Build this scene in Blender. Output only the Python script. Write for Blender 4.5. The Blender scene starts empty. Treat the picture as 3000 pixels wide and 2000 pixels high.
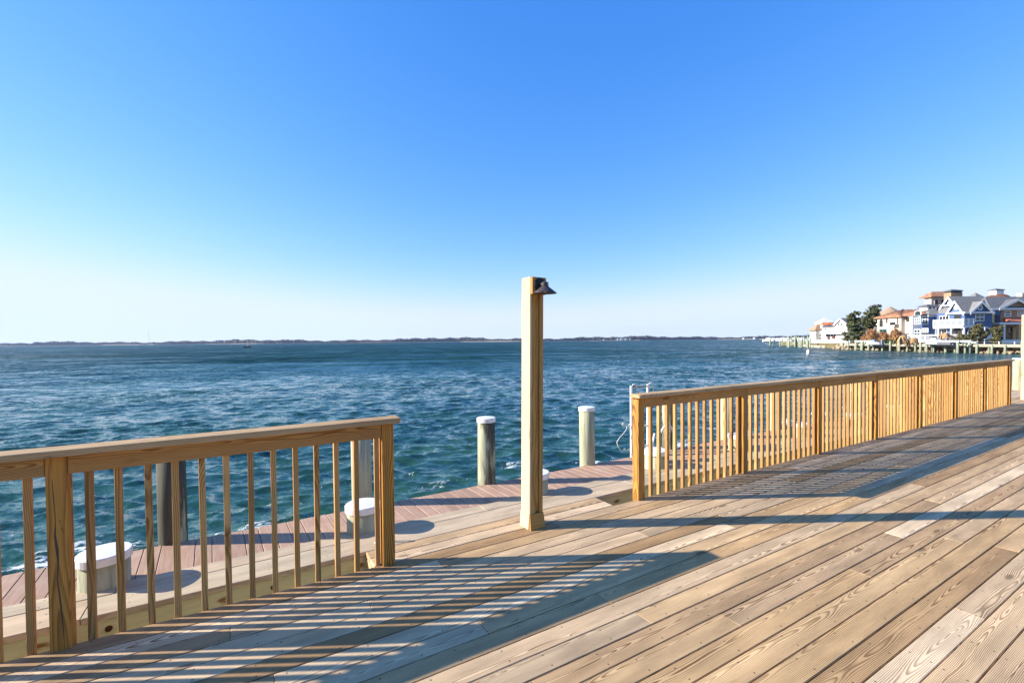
import bpy, bmesh, math, random
import numpy as np
from mathutils import Matrix, Vector
random.seed(7)
rng = np.random.default_rng(11)
S = bpy.context.scene
COL = S.collection
rad = math.radians

# ------------------------------------------------------------------ camera, sky, sun, exposure
# World frame: X runs along the railing, Y towards the water, Z = 0 is the deck surface.
EYE = Vector((0.0, 0.0, 1.69))
FPX, CY0 = 1331.12, 1023.5
FWD = Vector((0.50712, 0.86167, -0.01910))
RGT = Vector((0.86171, -0.50733, -0.00897))
UPV = Vector((0.01742, 0.01191, 0.99978))
cam_data = bpy.data.cameras.new("camera")
cam = bpy.data.objects.new("camera", cam_data)
COL.objects.link(cam)
cam_data.sensor_width = 36.0
cam_data.lens = FPX / 3000.0 * 36.0
cam_data.shift_y = 23.5 / 3000.0
cam_data.clip_start = 0.05
cam_data.clip_end = 20000.0
m = Matrix((RGT, UPV, -FWD)).transposed().to_4x4()
m.translation = EYE
cam.matrix_world = m
S.camera = cam

SUN_TRAVEL = rad(-28.6)      # heading of the light on the ground, in the X-Y plane
SUN_ELEV = rad(24.5)
ltrav = Vector((math.cos(SUN_TRAVEL) * math.cos(SUN_ELEV), math.sin(SUN_TRAVEL) * math.cos(SUN_ELEV), -math.sin(SUN_ELEV)))
sd = bpy.data.lights.new("sun", 'SUN')
sd.energy = 5.0
sd.angle = rad(0.55)
sd.color = (1.0, 0.955, 0.885)
sun = bpy.data.objects.new("sun", sd)
COL.objects.link(sun)
sun.rotation_euler = ltrav.to_track_quat('-Z', 'Y').to_euler()
sun.location = (-20, 20, 30)

W = bpy.data.worlds.new("World")
S.world = W
W.use_nodes = True
nt = W.node_tree
sky = nt.nodes.new('ShaderNodeTexSky')
sky.sky_type = 'NISHITA'
sky.sun_disc = False
sky.sun_elevation = SUN_ELEV
to_sun = -ltrav
sky.sun_rotation = math.atan2(to_sun.x, to_sun.y)
sky.altitude = 0.0
sky.air_density = 1.0
sky.dust_density = 0.0
sky.ozone_density = 3.0
bg = nt.nodes['Background']
EXPOSURE = 1.15
bg.inputs['Strength'].default_value = 0.13
# the photograph's colour rendering of a clear sky: one response curve per channel, the same in every direction
sp_ = nt.nodes.new('ShaderNodeSeparateColor'); cb_ = nt.nodes.new('ShaderNodeCombineColor')
nt.links.new(sky.outputs[0], sp_.inputs[0])
K_ = 0.13 * 2 ** 0.45; KO = 0.13 * 2 ** EXPOSURE
for ch, (gain, pw, top) in enumerate(((1.42, 1.50, 0.82), (1.01, 0.87, 0.96), (1.27, 0.42, 1.2))):
    a = nt.nodes.new('ShaderNodeMath'); a.operation = 'MULTIPLY'; a.inputs[1].default_value = K_
    b = nt.nodes.new('ShaderNodeMath'); b.operation = 'POWER'; b.inputs[1].default_value = pw
    c = nt.nodes.new('ShaderNodeMath'); c.operation = 'SMOOTH_MIN'; c.inputs[1].default_value = top / gain; c.inputs[2].default_value = 0.35
    d = nt.nodes.new('ShaderNodeMath'); d.operation = 'MULTIPLY'; d.inputs[1].default_value = gain / KO
    nt.links.new(sp_.outputs[ch], a.inputs[0]); nt.links.new(a.outputs[0], b.inputs[0]); nt.links.new(b.outputs[0], c.inputs[0])
    nt.links.new(c.outputs[0], d.inputs[0]); nt.links.new(d.outputs[0], cb_.inputs[ch])
nt.links.new(cb_.outputs[0], bg.inputs['Color'])

S.render.engine = 'CYCLES'
S.render.resolution_x, S.render.resolution_y = 1024, 682
S.view_settings.view_transform = 'Standard'
S.view_settings.look = 'None'
S.view_settings.exposure = EXPOSURE
S.view_settings.gamma = 1.0

ZW = -0.9                     # water level

# ------------------------------------------------------------------ where things stand
DH = Vector((0.50721, 0.86182, 0)).normalized()     # straight out from the viewer
RH = Vector((DH.y, -DH.x, 0))                       # to the right
def ray(px, py):
    return FWD + RGT * ((px - 1500) / FPX) - UPV * ((py - CY0) / FPX)
def wd(R, D, z):
    return RH * R + DH * D + Vector((0, 0, z))
def front(px, py, D):         # point on the plane at distance D straight out -> (R, z)
    w = ray(px, py); t = D / w.dot(DH)
    return t * w.dot(RH), EYE.z + t * w.z
def side(px, py, R):          # point on the plane at R to the right -> (D, z)
    w = ray(px, py); t = R / w.dot(RH)
    return t * w.dot(DH), EYE.z + t * w.z
def FR(px, D): return front(px, 990, D)[0]
def FZ(px, py, D): return front(px, py, D)[1]
def SD(px, R): return side(px, 990, R)[0]
def SZ(px, py, R): return side(px, py, R)[1]

# ------------------------------------------------------------------ node helpers
class NT:
    def __init__(s, name):
        s.mat = bpy.data.materials.new(name)
        s.mat.use_nodes = True
        s.t = s.mat.node_tree
        s.bsdf = s.t.nodes['Principled BSDF']
    def put(s, sock, v):
        if hasattr(v, 'is_output'):
            s.t.links.new(v, sock)
        elif v is not None:
            sock.default_value = v
    def m(s, op, a, b=None, c=None, clamp=False):
        n = s.t.nodes.new('ShaderNodeMath'); n.operation = op; n.use_clamp = clamp
        s.put(n.inputs[0], a)
        if b is not None: s.put(n.inputs[1], b)
        if c is not None: s.put(n.inputs[2], c)
        return n.outputs[0]
    def vec(s, x, y, z):
        n = s.t.nodes.new('ShaderNodeCombineXYZ')
        s.put(n.inputs[0], x); s.put(n.inputs[1], y); s.put(n.inputs[2], z)
        return n.outputs[0]
    def sep(s, v):
        n = s.t.nodes.new('ShaderNodeSeparateXYZ'); s.put(n.inputs[0], v)
        return n.outputs[0], n.outputs[1], n.outputs[2]
    def noise(s, v, scale, detail=2.0, rough=0.5, dist=0.0):
        n = s.t.nodes.new('ShaderNodeTexNoise')
        s.put(n.inputs['Vector'], v); n.inputs['Scale'].default_value = scale
        n.inputs['Detail'].default_value = detail; n.inputs['Roughness'].default_value = rough
        n.inputs['Distortion'].default_value = dist
        return n.outputs[0]
    def voro(s, v, scale, feature='F1'):
        n = s.t.nodes.new('ShaderNodeTexVoronoi'); n.feature = feature
        s.put(n.inputs['Vector'], v); n.inputs['Scale'].default_value = scale
        return n.outputs['Distance']
    def mr(s, v, a, b, c=0.0, d=1.0, smooth=True):
        n = s.t.nodes.new('ShaderNodeMapRange')
        n.interpolation_type = 'SMOOTHSTEP' if smooth else 'LINEAR'
        s.put(n.inputs['Value'], v)
        n.inputs['From Min'].default_value = a; n.inputs['From Max'].default_value = b
        n.inputs['To Min'].default_value = c; n.inputs['To Max'].default_value = d
        return n.outputs[0]
    def mix(s, f, a, b, mode='MIX'):
        n = s.t.nodes.new('ShaderNodeMix'); n.data_type = 'RGBA'; n.blend_type = mode
        s.put(n.inputs['Factor'], f)
        for k, v in ((6, a), (7, b)):
            if isinstance(v, tuple): v = (*v[:3], 1)
            s.put(n.inputs[k], v)
        return n.outputs[2]
    def obj(s):
        n = s.t.nodes.new('ShaderNodeTexCoord'); return n.outputs['Object']
    def pos(s):
        n = s.t.nodes.new('ShaderNodeNewGeometry'); return n.outputs['Position']
    def rand(s):
        n = s.t.nodes.new('ShaderNodeObjectInfo'); return n.outputs['Random']
    def bump(s, h, strength=0.3, dist=0.01):
        n = s.t.nodes.new('ShaderNodeBump')
        n.inputs['Strength'].default_value = strength; n.inputs['Distance'].default_value = dist
        s.put(n.inputs['Height'], h)
        s.t.links.new(n.outputs[0], s.bsdf.inputs['Normal'])
        return n
    def fin(s, color, rough=0.7, spec=0.3, metal=0.0):
        if isinstance(color, tuple): color = (*color[:3], 1)
        s.put(s.bsdf.inputs['Base Color'], color)
        s.put(s.bsdf.inputs['Roughness'], rough)
        s.put(s.bsdf.inputs['Specular IOR Level'], spec)
        s.put(s.bsdf.inputs['Metallic'], metal)
        return s.mat

def wood(name, light, dark, tints, spacing=0.0075, ring=0.8, knots=1.0, nails=None, rough=0.75, crack=0.0, wear=0.25):
    """Timber sawn from a log: growth rings around an axis that wanders through the piece, knots, fibres."""
    light = tuple(0.84 * c for c in light); dark = tuple(0.80 * c for c in dark)
    n = NT(name)
    x, y, z = n.sep(n.obj())
    rd = n.rand()
    r1 = n.m('FRACT', n.m('MULTIPLY', rd, 17.31)); r2 = n.m('FRACT', n.m('MULTIPLY', rd, 131.7)); r3 = n.m('FRACT', n.m('MULTIPLY', rd, 977.1))
    ox = n.m('MULTIPLY', r1, 80.0); oy = n.m('MULTIPLY', r2, 60.0)
    gx = n.m('ADD', x, ox)
    slow = n.noise(n.vec(n.m('MULTIPLY', gx, 0.8), oy, r3), 1.0, 2.0)
    slow2 = n.noise(n.vec(n.m('MULTIPLY', gx, 1.3), n.m('ADD', oy, 7.7), r3), 1.0, 2.0)
    wob = n.noise(n.vec(n.m('MULTIPLY', gx, 3.0), n.m('MULTIPLY_ADD', y, 14.0, oy), n.m('MULTIPLY', z, 14.0)), 1.0, 3.0, 0.55)
    cy = n.m('MULTIPLY_ADD', r2, 0.15, -0.075)
    yy = n.m('ADD', n.m('ADD', y, cy), n.m('ADD', n.m('MULTIPLY_ADD', slow2, 0.07, -0.035), n.m('MULTIPLY_ADD', wob, 0.016, -0.008)))
    cz = n.m('MULTIPLY_ADD', r3, 0.055, 0.005)
    zz = n.m('ADD', n.m('SUBTRACT', z, cz), n.m('MULTIPLY_ADD', slow, 0.13, -0.065))
    rr = n.m('SQRT', n.m('ADD', n.m('MULTIPLY', yy, yy), n.m('MULTIPLY', zz, zz)))
    kd = n.voro(n.vec(n.m('MULTIPLY', gx, 1.5), n.m('MULTIPLY_ADD', y, 5.0, oy), n.m('MULTIPLY', z, 2.0)), 1.0)
    kx = n.m('EXPONENT', n.m('MULTIPLY', n.m('MULTIPLY', kd, kd), -22.0))
    rr = n.m('ADD', rr, n.m('MULTIPLY', kx, 0.015 * knots))
    ph = n.m('FRACT', n.m('DIVIDE', rr, spacing))
    late = n.m('MULTIPLY', n.mr(ph, 0.25, 0.86), n.mr(ph, 0.88, 1.0, 1.0, 0.0))
    vary = n.noise(n.vec(n.m('MULTIPLY', gx, 0.9), n.m('MULTIPLY_ADD', y, 9.0, oy), n.m('MULTIPLY', z, 9.0)), 1.3, 2.0)
    amt = n.m('MULTIPLY', late, n.m('MULTIPLY', n.mr(vary, 0.3, 0.7, 0.5, 1.0), ring))
    fib = n.noise(n.vec(n.m('MULTIPLY', gx, 5.0), n.m('MULTIPLY_ADD', y, 330.0, oy), n.m('MULTIPLY', z, 330.0)), 1.0, 2.0, 0.6)
    col = n.mix(amt, light, dark)
    cr = n.t.nodes.new('ShaderNodeValToRGB'); cr.color_ramp.interpolation = 'LINEAR'
    while len(cr.color_ramp.elements) < len(tints): cr.color_ramp.elements.new(0.5)
    for i, c in enumerate(tints):
        cr.color_ramp.elements[i].position = i / (len(tints) - 1); cr.color_ramp.elements[i].color = (*[k ** 1.45 for k in c], 1)
    n.put(cr.inputs[0], n.m('FRACT', n.m('MULTIPLY', rd, 53.9)))
    col = n.mix(1.0, col, cr.outputs[0], 'MULTIPLY')
    blotch = n.noise(n.vec(n.m('MULTIPLY', gx, 1.4), n.m('MULTIPLY_ADD', y, 6.0, oy), n.m('MULTIPLY', z, 6.0)), 1.2, 4.0, 0.6)
    g = n.m('MULTIPLY', n.mr(blotch, 0.25, 0.75, 1.0 - wear, 1.0 + wear * 0.55), n.mr(fib, 0.25, 0.75, 0.90, 1.08))
    col = n.mix(1.0, col, n.vec(g, g, g), 'MULTIPLY')
    kring = n.mr(kd, 0.05, 0.13, 1.0, 0.0)
    col = n.mix(n.m('MULTIPLY', kring, 0.62 * min(1.0, knots)), col, (dark[0] * 0.5, dark[1] * 0.42, dark[2] * 0.35))
    hgt = n.m('SUBTRACT', n.m('MULTIPLY', fib, 0.5), n.m('MULTIPLY', late, 0.5))
    if crack:
        ck = n.noise(n.vec(n.m('MULTIPLY', gx, 1.2), n.m('MULTIPLY_ADD', y, 38.0, oy), n.m('MULTIPLY', z, 38.0)), 1.0, 2.0, 0.45)
        line = n.mr(n.m('ABSOLUTE', n.m('SUBTRACT', ck, 0.62)), 0.0, 0.008, crack, 0.0)
        col = n.mix(line, col, (0.05, 0.03, 0.015))
    if nails:
        fx = n.m('SUBTRACT', n.m('FRACT', n.m('DIVIDE', gx, 0.406)), 0.5)
        dx = n.m('MULTIPLY', fx, 0.406)
        jit = n.m('MULTIPLY_ADD', r3, 0.008, -0.004)
        dy = n.m('SUBTRACT', n.m('ABSOLUTE', n.m('ADD', y, jit)), nails)
        dd = n.m('SQRT', n.m('ADD', n.m('MULTIPLY', dx, dx), n.m('MULTIPLY', dy, dy)))
        dot = n.mr(dd, 0.0038, 0.0062, 0.9, 0.0)
        col = n.mix(dot, col, (0.045, 0.035, 0.03))
    n.bump(hgt, 0.35, 0.0025)
    return n.fin(col, rough, 0.25)

def speckle(name, c, c2=None, scale=8.0, rough=0.7, spec=0.3, metal=0.0, stretch=(1, 1, 1), bump=0.0, detail=4.0):
    n = NT(name)
    x, y, z = n.sep(n.obj())
    v = n.vec(n.m('MULTIPLY', x, stretch[0]), n.m('MULTIPLY', y, stretch[1]), n.m('MULTIPLY', z, stretch[2]))
    f = n.noise(v, scale, detail, 0.6)
    c2 = c2 or tuple(k * 0.8 for k in c)
    col = n.mix(n.mr(f, 0.35, 0.68), c, c2)
    if bump: n.bump(f, bump, 0.02)
    return n.fin(col, rough, spec, metal)

M = {}
M['deck'] = wood('weathered_deck_pine', (0.70, 0.52, 0.325), (0.20, 0.106, 0.048),
                 [(1.02, 1.0, 0.93), (0.82, 0.79, 0.79), (1.12, 1.01, 0.82), (0.86, 0.76, 0.63), (1.26, 1.26, 1.24), (0.78, 0.67, 0.53), (1.08, 0.98, 0.80), (1.22, 1.20, 1.18), (0.92, 0.83, 0.69), (1.14, 1.06, 0.92)],
                 spacing=0.0064, ring=0.95, nails=0.044, knots=1.0, wear=0.27)
M['rail'] = wood('fresh_rail_pine', (0.585, 0.335, 0.12), (0.25, 0.105, 0.026),
                 [(1.0, 1.0, 1.0), (0.84, 0.78, 0.70), (1.16, 1.16, 1.14), (0.98, 0.88, 0.76), (1.08, 1.06, 1.0), (0.9, 0.86, 0.8)], spacing=0.007, ring=0.95, knots=1.0, wear=0.18)
M['post'] = wood('post_pine', (0.58, 0.275, 0.055), (0.19, 0.065, 0.010),
                 [(1.0, 1.0, 1.0), (0.95, 0.9, 0.85), (1.06, 1.05, 1.0)], spacing=0.011, ring=1.0, knots=1.0, crack=0.8, wear=0.15)
M['caprail'] = wood('weathered_cap_rail_pine', (0.62, 0.41, 0.205), (0.27, 0.14, 0.052),
                 [(1.0, 1.0, 1.0), (0.97, 0.95, 0.93)], spacing=0.006, ring=0.8, knots=0.6, crack=0.6)
M['lamppost'] = wood('shade_toned_post_pine', (0.50, 0.275, 0.075), (0.21, 0.092, 0.02),
                 [(1.0, 1.0, 1.0), (1.05, 1.02, 1.0)], spacing=0.012, ring=0.7, knots=0.8, wear=0.15)  # deepened orange: shade of the post's front faces put into the colour
M['litpost'] = wood('sunlit_side_post_pine', (0.68, 0.525, 0.325), (0.47, 0.32, 0.165),
                 [(1.0, 1.0, 1.0), (1.03, 1.02, 1.0)], spacing=0.012, ring=0.6, knots=0.8, wear=0.12)  # paler copy of the post wood: sunlight on its left side painted in
M['capboard'] = wood('bulkhead_cap_pine', (0.62, 0.50, 0.345), (0.36, 0.25, 0.145),
                 [(1.0, 1.0, 1.0), (1.04, 0.97, 0.9), (0.96, 0.97, 0.95)], spacing=0.010, ring=0.6, knots=0.7, nails=0.05)
def composite():
    n = NT('pink_composite_board')
    x, y, z = n.sep(n.obj()); rd = n.rand()
    f = n.noise(n.vec(n.m('MULTIPLY_ADD', rd, 90.0, n.m('MULTIPLY', x, 3.0)), n.m('MULTIPLY', y, 60.0), z), 1.0, 4.0, 0.65)
    b = n.noise(n.vec(n.m('MULTIPLY_ADD', rd, 50.0, x), y, z), 5.0, 3.0)
    col = n.mix(n.mr(f, 0.3, 0.7), (0.43, 0.27, 0.18), (0.33, 0.19, 0.12))
    col = n.mix(n.mr(b, 0.45, 0.75, 0.0, 0.45), col, (0.47, 0.34, 0.24))
    g = n.mr(rd, 0.0, 1.0, 0.86, 1.1, False)
    col = n.mix(1.0, col, n.vec(g, g, g), 'MULTIPLY')
    n.bump(f, 0.25, 0.003)
    return n.fin(col, 0.65, 0.3)
M['composite'] = composite()
def olive():
    n = NT('olive_treated_fascia')
    x, y, z = n.sep(n.obj())
    f = n.noise(n.vec(n.m('MULTIPLY', x, 1.5), n.m('MULTIPLY', z, 9.0), y), 2.0, 5.0, 0.65)
    col = n.mix(n.mr(f, 0.3, 0.7), (0.66, 0.63, 0.38), (0.54, 0.51, 0.30))
    fx = n.m('MULTIPLY', n.m('SUBTRACT', n.m('FRACT', n.m('DIVIDE', n.m('ADD', x, 0.62), 0.93)), 0.5), 0.93)
    dz = n.m('ADD', z, 0.115)
    w = n.noise(n.vec(n.m('MULTIPLY', x, 9.0), n.m('MULTIPLY', z, 30.0), 0.0), 1.0, 4.0, 0.7)
    dd = n.m('SQRT', n.m('ADD', n.m('MULTIPLY', n.m('MULTIPLY', fx, fx), 0.35), n.m('MULTIPLY', dz, dz)))
    dd = n.m('ADD', dd, n.m('MULTIPLY_ADD', w, 0.09, -0.045))
    col = n.mix(n.mr(dd, 0.004, 0.034, 0.9, 0.0), col, (0.20, 0.075, 0.018))
    return n.fin(col, 0.8, 0.2)
M['olive'] = olive()
def pile(name='weathered_pile_wood', bias=-0.2):
    n = NT(name)
    x, y, z = n.sep(n.obj()); rd = n.rand()
    o = n.m('MULTIPLY', rd, 70.0)
    f = n.noise(n.vec(n.m('MULTIPLY_ADD', x, 22.0, o), n.m('MULTIPLY', y, 22.0), n.m('MULTIPLY', z, 1.6)), 1.0, 5.0, 0.65)
    b = n.noise(n.vec(n.m('MULTIPLY_ADD', x, 6.0, o), n.m('MULTIPLY', y, 6.0), n.m('MULTIPLY', z, 1.2)), 1.0, 4.0, 0.6)
    col = n.mix(n.mr(f, 0.3, 0.7), (0.44, 0.425, 0.285), (0.27, 0.265, 0.165))
    col = n.mix(n.mr(n.m('ADD', b, n.m('MULTIPLY_ADD', rd, 0.12, bias)), 0.5, 0.64, 0.0, 0.85), col, (0.030, 0.024, 0.017))
    ck = n.noise(n.vec(n.m('MULTIPLY_ADD', x, 45.0, o), n.m('MULTIPLY', y, 45.0), n.m('MULTIPLY', z, 0.9)), 1.0, 2.0, 0.4)
    col = n.mix(n.mr(n.m('ABSOLUTE', n.m('SUBTRACT', ck, 0.6)), 0.0, 0.012, 0.7, 0.0), col, (0.05, 0.04, 0.03))
    n.bump(f, 0.5, 0.01)
    return n.fin(col, 0.85, 0.2)
M['pile'] = pile()
M['streakpile'] = pile('dark_streaked_pile_wood', -0.03)
M['darkpile'] = pile('blackened_pile_wood', 0.07)
M['whitecap'] = speckle('white_plastic_cap', (0.74, 0.73, 0.70), (0.62, 0.61, 0.57), 14, 0.45, 0.4)
M['bronze'] = speckle('dark_bronze_metal', (0.085, 0.062, 0.052), (0.06, 0.045, 0.04), 30, 0.42, 0.5, 0.35)
M['black'] = speckle('black_metal', (0.012, 0.011, 0.011), (0.008, 0.008, 0.008), 30, 0.55, 0.3)
M['bulb'] = speckle('frosted_lamp_glass', (0.75, 0.72, 0.65), (0.7, 0.68, 0.62), 20, 0.3, 0.5)
M['joist'] = speckle('dark_joist_wood', (0.20, 0.14, 0.08), (0.12, 0.085, 0.05), 6, 0.9, 0.1, stretch=(1, 8, 8))  # plain dark brown timber for the joists
M['soil'] = speckle('dark_sand_soil', (0.16, 0.13, 0.09), (0.09, 0.075, 0.055), 3, 0.95, 0.1)
M['rust'] = speckle('rusty_bolt', (0.10, 0.035, 0.012), (0.04, 0.018, 0.01), 60, 0.9, 0.2)
M['alu'] = speckle('white_painted_aluminium', (0.74, 0.73, 0.70), (0.66, 0.65, 0.62), 30, 0.35, 0.5)
M['rope'] = speckle('white_line', (0.72, 0.68, 0.58), (0.55, 0.52, 0.44), 90, 0.8, 0.2)
M['white'] = speckle('white_paint', (0.70, 0.69, 0.67), (0.64, 0.63, 0.61), 2, 0.6, 0.3)
M['cream'] = speckle('cream_stucco', (0.60, 0.52, 0.42), (0.54, 0.46, 0.37), 1.5, 0.9, 0.2)
def siding(name, c, pitch=0.22):
    n = NT(name)
    x, y, z = n.sep(n.pos())
    row = n.m('FRACT', n.m('DIVIDE', z, pitch))
    f = n.noise(n.vec(n.m('MULTIPLY', x, 3.0), n.m('MULTIPLY', y, 3.0), n.m('MULTIPLY', z, 5.0)), 1.0, 4.0, 0.6)
    col = n.mix(n.mr(f, 0.3, 0.7), c, tuple(k * 0.74 for k in c))
    n.bump(row, 0.8, 0.05)
    return n.fin(col, 0.8, 0.25)
M['blue'] = siding('blue_shingle_siding', (0.10, 0.155, 0.30))
M['tan'] = siding('tan_shingle_siding', (0.40, 0.255, 0.15))
M['whitesiding'] = siding('white_clapboard', (0.80, 0.78, 0.76))
def roofmat(name, a, b):
    n = NT(name)
    x, y, z = n.sep(n.pos())
    f = n.noise(n.vec(n.m('MULTIPLY', x, 1.6), n.m('MULTIPLY', y, 1.6), n.m('MULTIPLY', z, 6.0)), 1.0, 4.0, 0.65)
    col = n.mix(n.mr(f, 0.3, 0.7), a, b)
    row = n.m('FRACT', n.m('DIVIDE', z, 0.14))
    n.bump(row, 0.5, 0.03)
    return n.fin(col, 0.9, 0.15)
M['greyroof'] = roofmat('grey_asphalt_shingle', (0.22, 0.21, 0.20), (0.16, 0.155, 0.15))
M['darkroof'] = roofmat('dark_grey_shingle', (0.155, 0.155, 0.16), (0.11, 0.11, 0.115))
M['tanroof'] = roofmat('tan_shingle_roof', (0.36, 0.25, 0.16), (0.28, 0.19, 0.12))
M['terracotta'] = roofmat('terracotta_tile', (0.25, 0.085, 0.04), (0.44, 0.26, 0.155))
M['copper'] = roofmat('salmon_metal_roof', (0.56, 0.175, 0.10), (0.5, 0.15, 0.09))
M['brownroof'] = roofmat('brown_dome_shingle', (0.17, 0.075, 0.045), (0.12, 0.055, 0.035))
M['orange'] = speckle('orange_canvas', (0.70, 0.16, 0.03), (0.62, 0.12, 0.03), 3, 0.8, 0.2)
M['brick'] = speckle('tan_brick', (0.40, 0.25, 0.15), (0.30, 0.17, 0.10), 5, 0.9, 0.2, stretch=(1, 1, 3))
def glass():
    n = NT('window_glass')
    return n.fin((0.02, 0.03, 0.032), 0.06, 0.6)
M['glass'] = glass()
M['darkopening'] = speckle('shaded_opening', (0.022, 0.02, 0.02), (0.035, 0.03, 0.028), 3, 0.5, 0.4)  # fills dark windows; on the porch arches it paints the recess's shade
M['greentrim'] = speckle('dark_green_frame', (0.035, 0.09, 0.07), (0.03, 0.075, 0.06), 6, 0.6, 0.3)
M['navy'] = speckle('navy_door', (0.03, 0.045, 0.10), (0.02, 0.03, 0.07), 6, 0.6, 0.3)
M['brown'] = speckle('red_brown_door', (0.12, 0.035, 0.02), (0.08, 0.025, 0.018), 6, 0.6, 0.3)
M['lumber'] = speckle('new_framing_lumber', (0.62, 0.42, 0.20), (0.52, 0.33, 0.15), 5, 0.8, 0.2, stretch=(1, 1, 0.3))
M['sheath'] = speckle('yellow_sheathing', (0.58, 0.50, 0.20), (0.5, 0.43, 0.17), 4, 0.8, 0.2)
M['greenpile'] = speckle('pale_green_pile', (0.29, 0.32, 0.22), (0.19, 0.20, 0.13), 3, 0.85, 0.2, stretch=(2, 2, 0.5))
M['wetpile'] = speckle('wet_dark_pile_foot', (0.05, 0.042, 0.03), (0.03, 0.028, 0.02), 3, 0.6, 0.4)
M['pierwood'] = speckle('pale_pier_timber', (0.37, 0.33, 0.25), (0.27, 0.235, 0.17), 2.5, 0.85, 0.2)
M['stone'] = speckle('tan_riprap_stone', (0.42, 0.32, 0.21), (0.24, 0.17, 0.11), 2.0, 0.9, 0.2, bump=0.6)
M['lawn'] = speckle('dry_winter_lawn', (0.20, 0.16, 0.08), (0.13, 0.11, 0.055), 0.8, 0.95, 0.1)
M['asphalt'] = speckle('dark_paving', (0.07, 0.07, 0.08), (0.05, 0.05, 0.058), 2, 0.9, 0.2)
M['sand'] = speckle('sand', (0.50, 0.42, 0.31), (0.40, 0.33, 0.24), 0.4, 0.95, 0.1)
def leafmat(name, a, b):
    n = NT(name)
    f = n.noise(n.pos(), 1.4, 3.0, 0.6)
    col = n.mix(n.mr(f, 0.35, 0.65), a, b)
    return n.fin(col, 0.75, 0.2)
M['pine'] = leafmat('pine_needles', (0.045, 0.062, 0.026), (0.115, 0.115, 0.036))
M['shrub'] = leafmat('olive_shrub_leaf', (0.075, 0.072, 0.028), (0.13, 0.115, 0.05))
M['hedge'] = leafmat('hedge_leaf', (0.04, 0.065, 0.02), (0.085, 0.11, 0.03))
M['drygrass'] = leafmat('dry_orange_grass', (0.27, 0.12, 0.045), (0.36, 0.20, 0.09))
M['deadpalm'] = leafmat('dead_palm_frond', (0.34, 0.20, 0.09), (0.44, 0.29, 0.16))
M['bark'] = speckle('grey_brown_bark', (0.14, 0.10, 0.07), (0.08, 0.06, 0.045), 4, 0.9, 0.2)
M['palmtrunk'] = speckle('pinkish_palm_trunk', (0.42, 0.29, 0.22), (0.3, 0.2, 0.15), 4, 0.9, 0.2)
M['farwood'] = leafmat('far_shore_wood', (0.026, 0.034, 0.030), (0.060, 0.048, 0.040))
M['hull_dark'] = speckle('dark_hull', (0.05, 0.03, 0.025), (0.04, 0.025, 0.02), 3, 0.5, 0.4)
M['hull_white'] = speckle('white_gelcoat', (0.80, 0.80, 0.80), (0.72, 0.72, 0.73), 2, 0.3, 0.5)
M['hull_grey'] = speckle('grey_boat_cover', (0.22, 0.23, 0.25), (0.14, 0.15, 0.17), 2, 0.6, 0.3)

# ------------------------------------------------------------------ object helpers
WMAT = {}
def put(o, parent=None, world=None):
    world = world or Matrix()
    if o.name not in COL.objects: COL.objects.link(o)
    o.matrix_basis = world
    WMAT[o.name] = world
    if parent is not None:
        o.parent = parent
        o.matrix_parent_inverse = WMAT[parent.name].inverted()
    return o
def tag(o, label=None, cat=None, group=None, kind=None):
    if label: o['label'] = label
    if cat: o['category'] = cat
    if group: o['group'] = group
    if kind: o['kind'] = kind
    return o
def thing(name, label, cat, loc, group=None):
    o = bpy.data.objects.new(name, None); o.empty_display_size = 0.2
    put(o, None, Matrix.Translation(Vector(loc)))
    return tag(o, label, cat, group)
def mesh_obj(name, me, mat, parent=None, world=None):
    if mat is not None and not me.materials: me.materials.append(M[mat] if isinstance(mat, str) else mat)
    return put(bpy.data.objects.new(name, me), parent, world)

def box_me(L, Wd, T, bev=0.003, seg=1, name='plank'):
    bm = bmesh.new()
    bmesh.ops.create_cube(bm, size=1.0)
    bmesh.ops.scale(bm, vec=(L, Wd, T), verts=bm.verts)
    if bev: bmesh.ops.bevel(bm, geom=bm.edges[:], offset=bev, segments=seg, affect='EDGES', profile=0.5)
    me = bpy.data.meshes.new(name); bm.to_mesh(me); bm.free()
    return me
def basis(ax, ay, az, loc):
    mm = Matrix((Vector(ax), Vector(ay), Vector(az))).transposed().to_4x4(); mm.translation = Vector(loc)
    return mm
UP_X = ((0, 0, 1), (1, 0, 0), (0, 1, 0))       # plank stood on end: local X up
def plank(name, c, L, Wd, T, mat, parent, orient='x', bev=0.003, me=None, rot=0.0):
    """c centre, L length (grain), Wd width, T thickness. orient x: along X flat; up: standing; edge: along X on edge; y: along Y flat"""
    me = me or box_me(L, Wd, T, bev)
    if orient == 'x': B = basis((1, 0, 0), (0, 1, 0), (0, 0, 1), c)
    elif orient == 'edge': B = basis((1, 0, 0), (0, 0, 1), (0, -1, 0), c)
    elif orient == 'y': B = basis((0, 1, 0), (-1, 0, 0), (0, 0, 1), c)
    elif orient == 'yedge': B = basis((0, 1, 0), (0, 0, 1), (1, 0, 0), c)
    else: B = basis((0, 0, 1), (1, 0, 0), (0, 1, 0), c)
    if rot: B = B @ Matrix.Rotation(rot, 4, 'Z')
    return mesh_obj(name, me, mat, parent, B)

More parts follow.
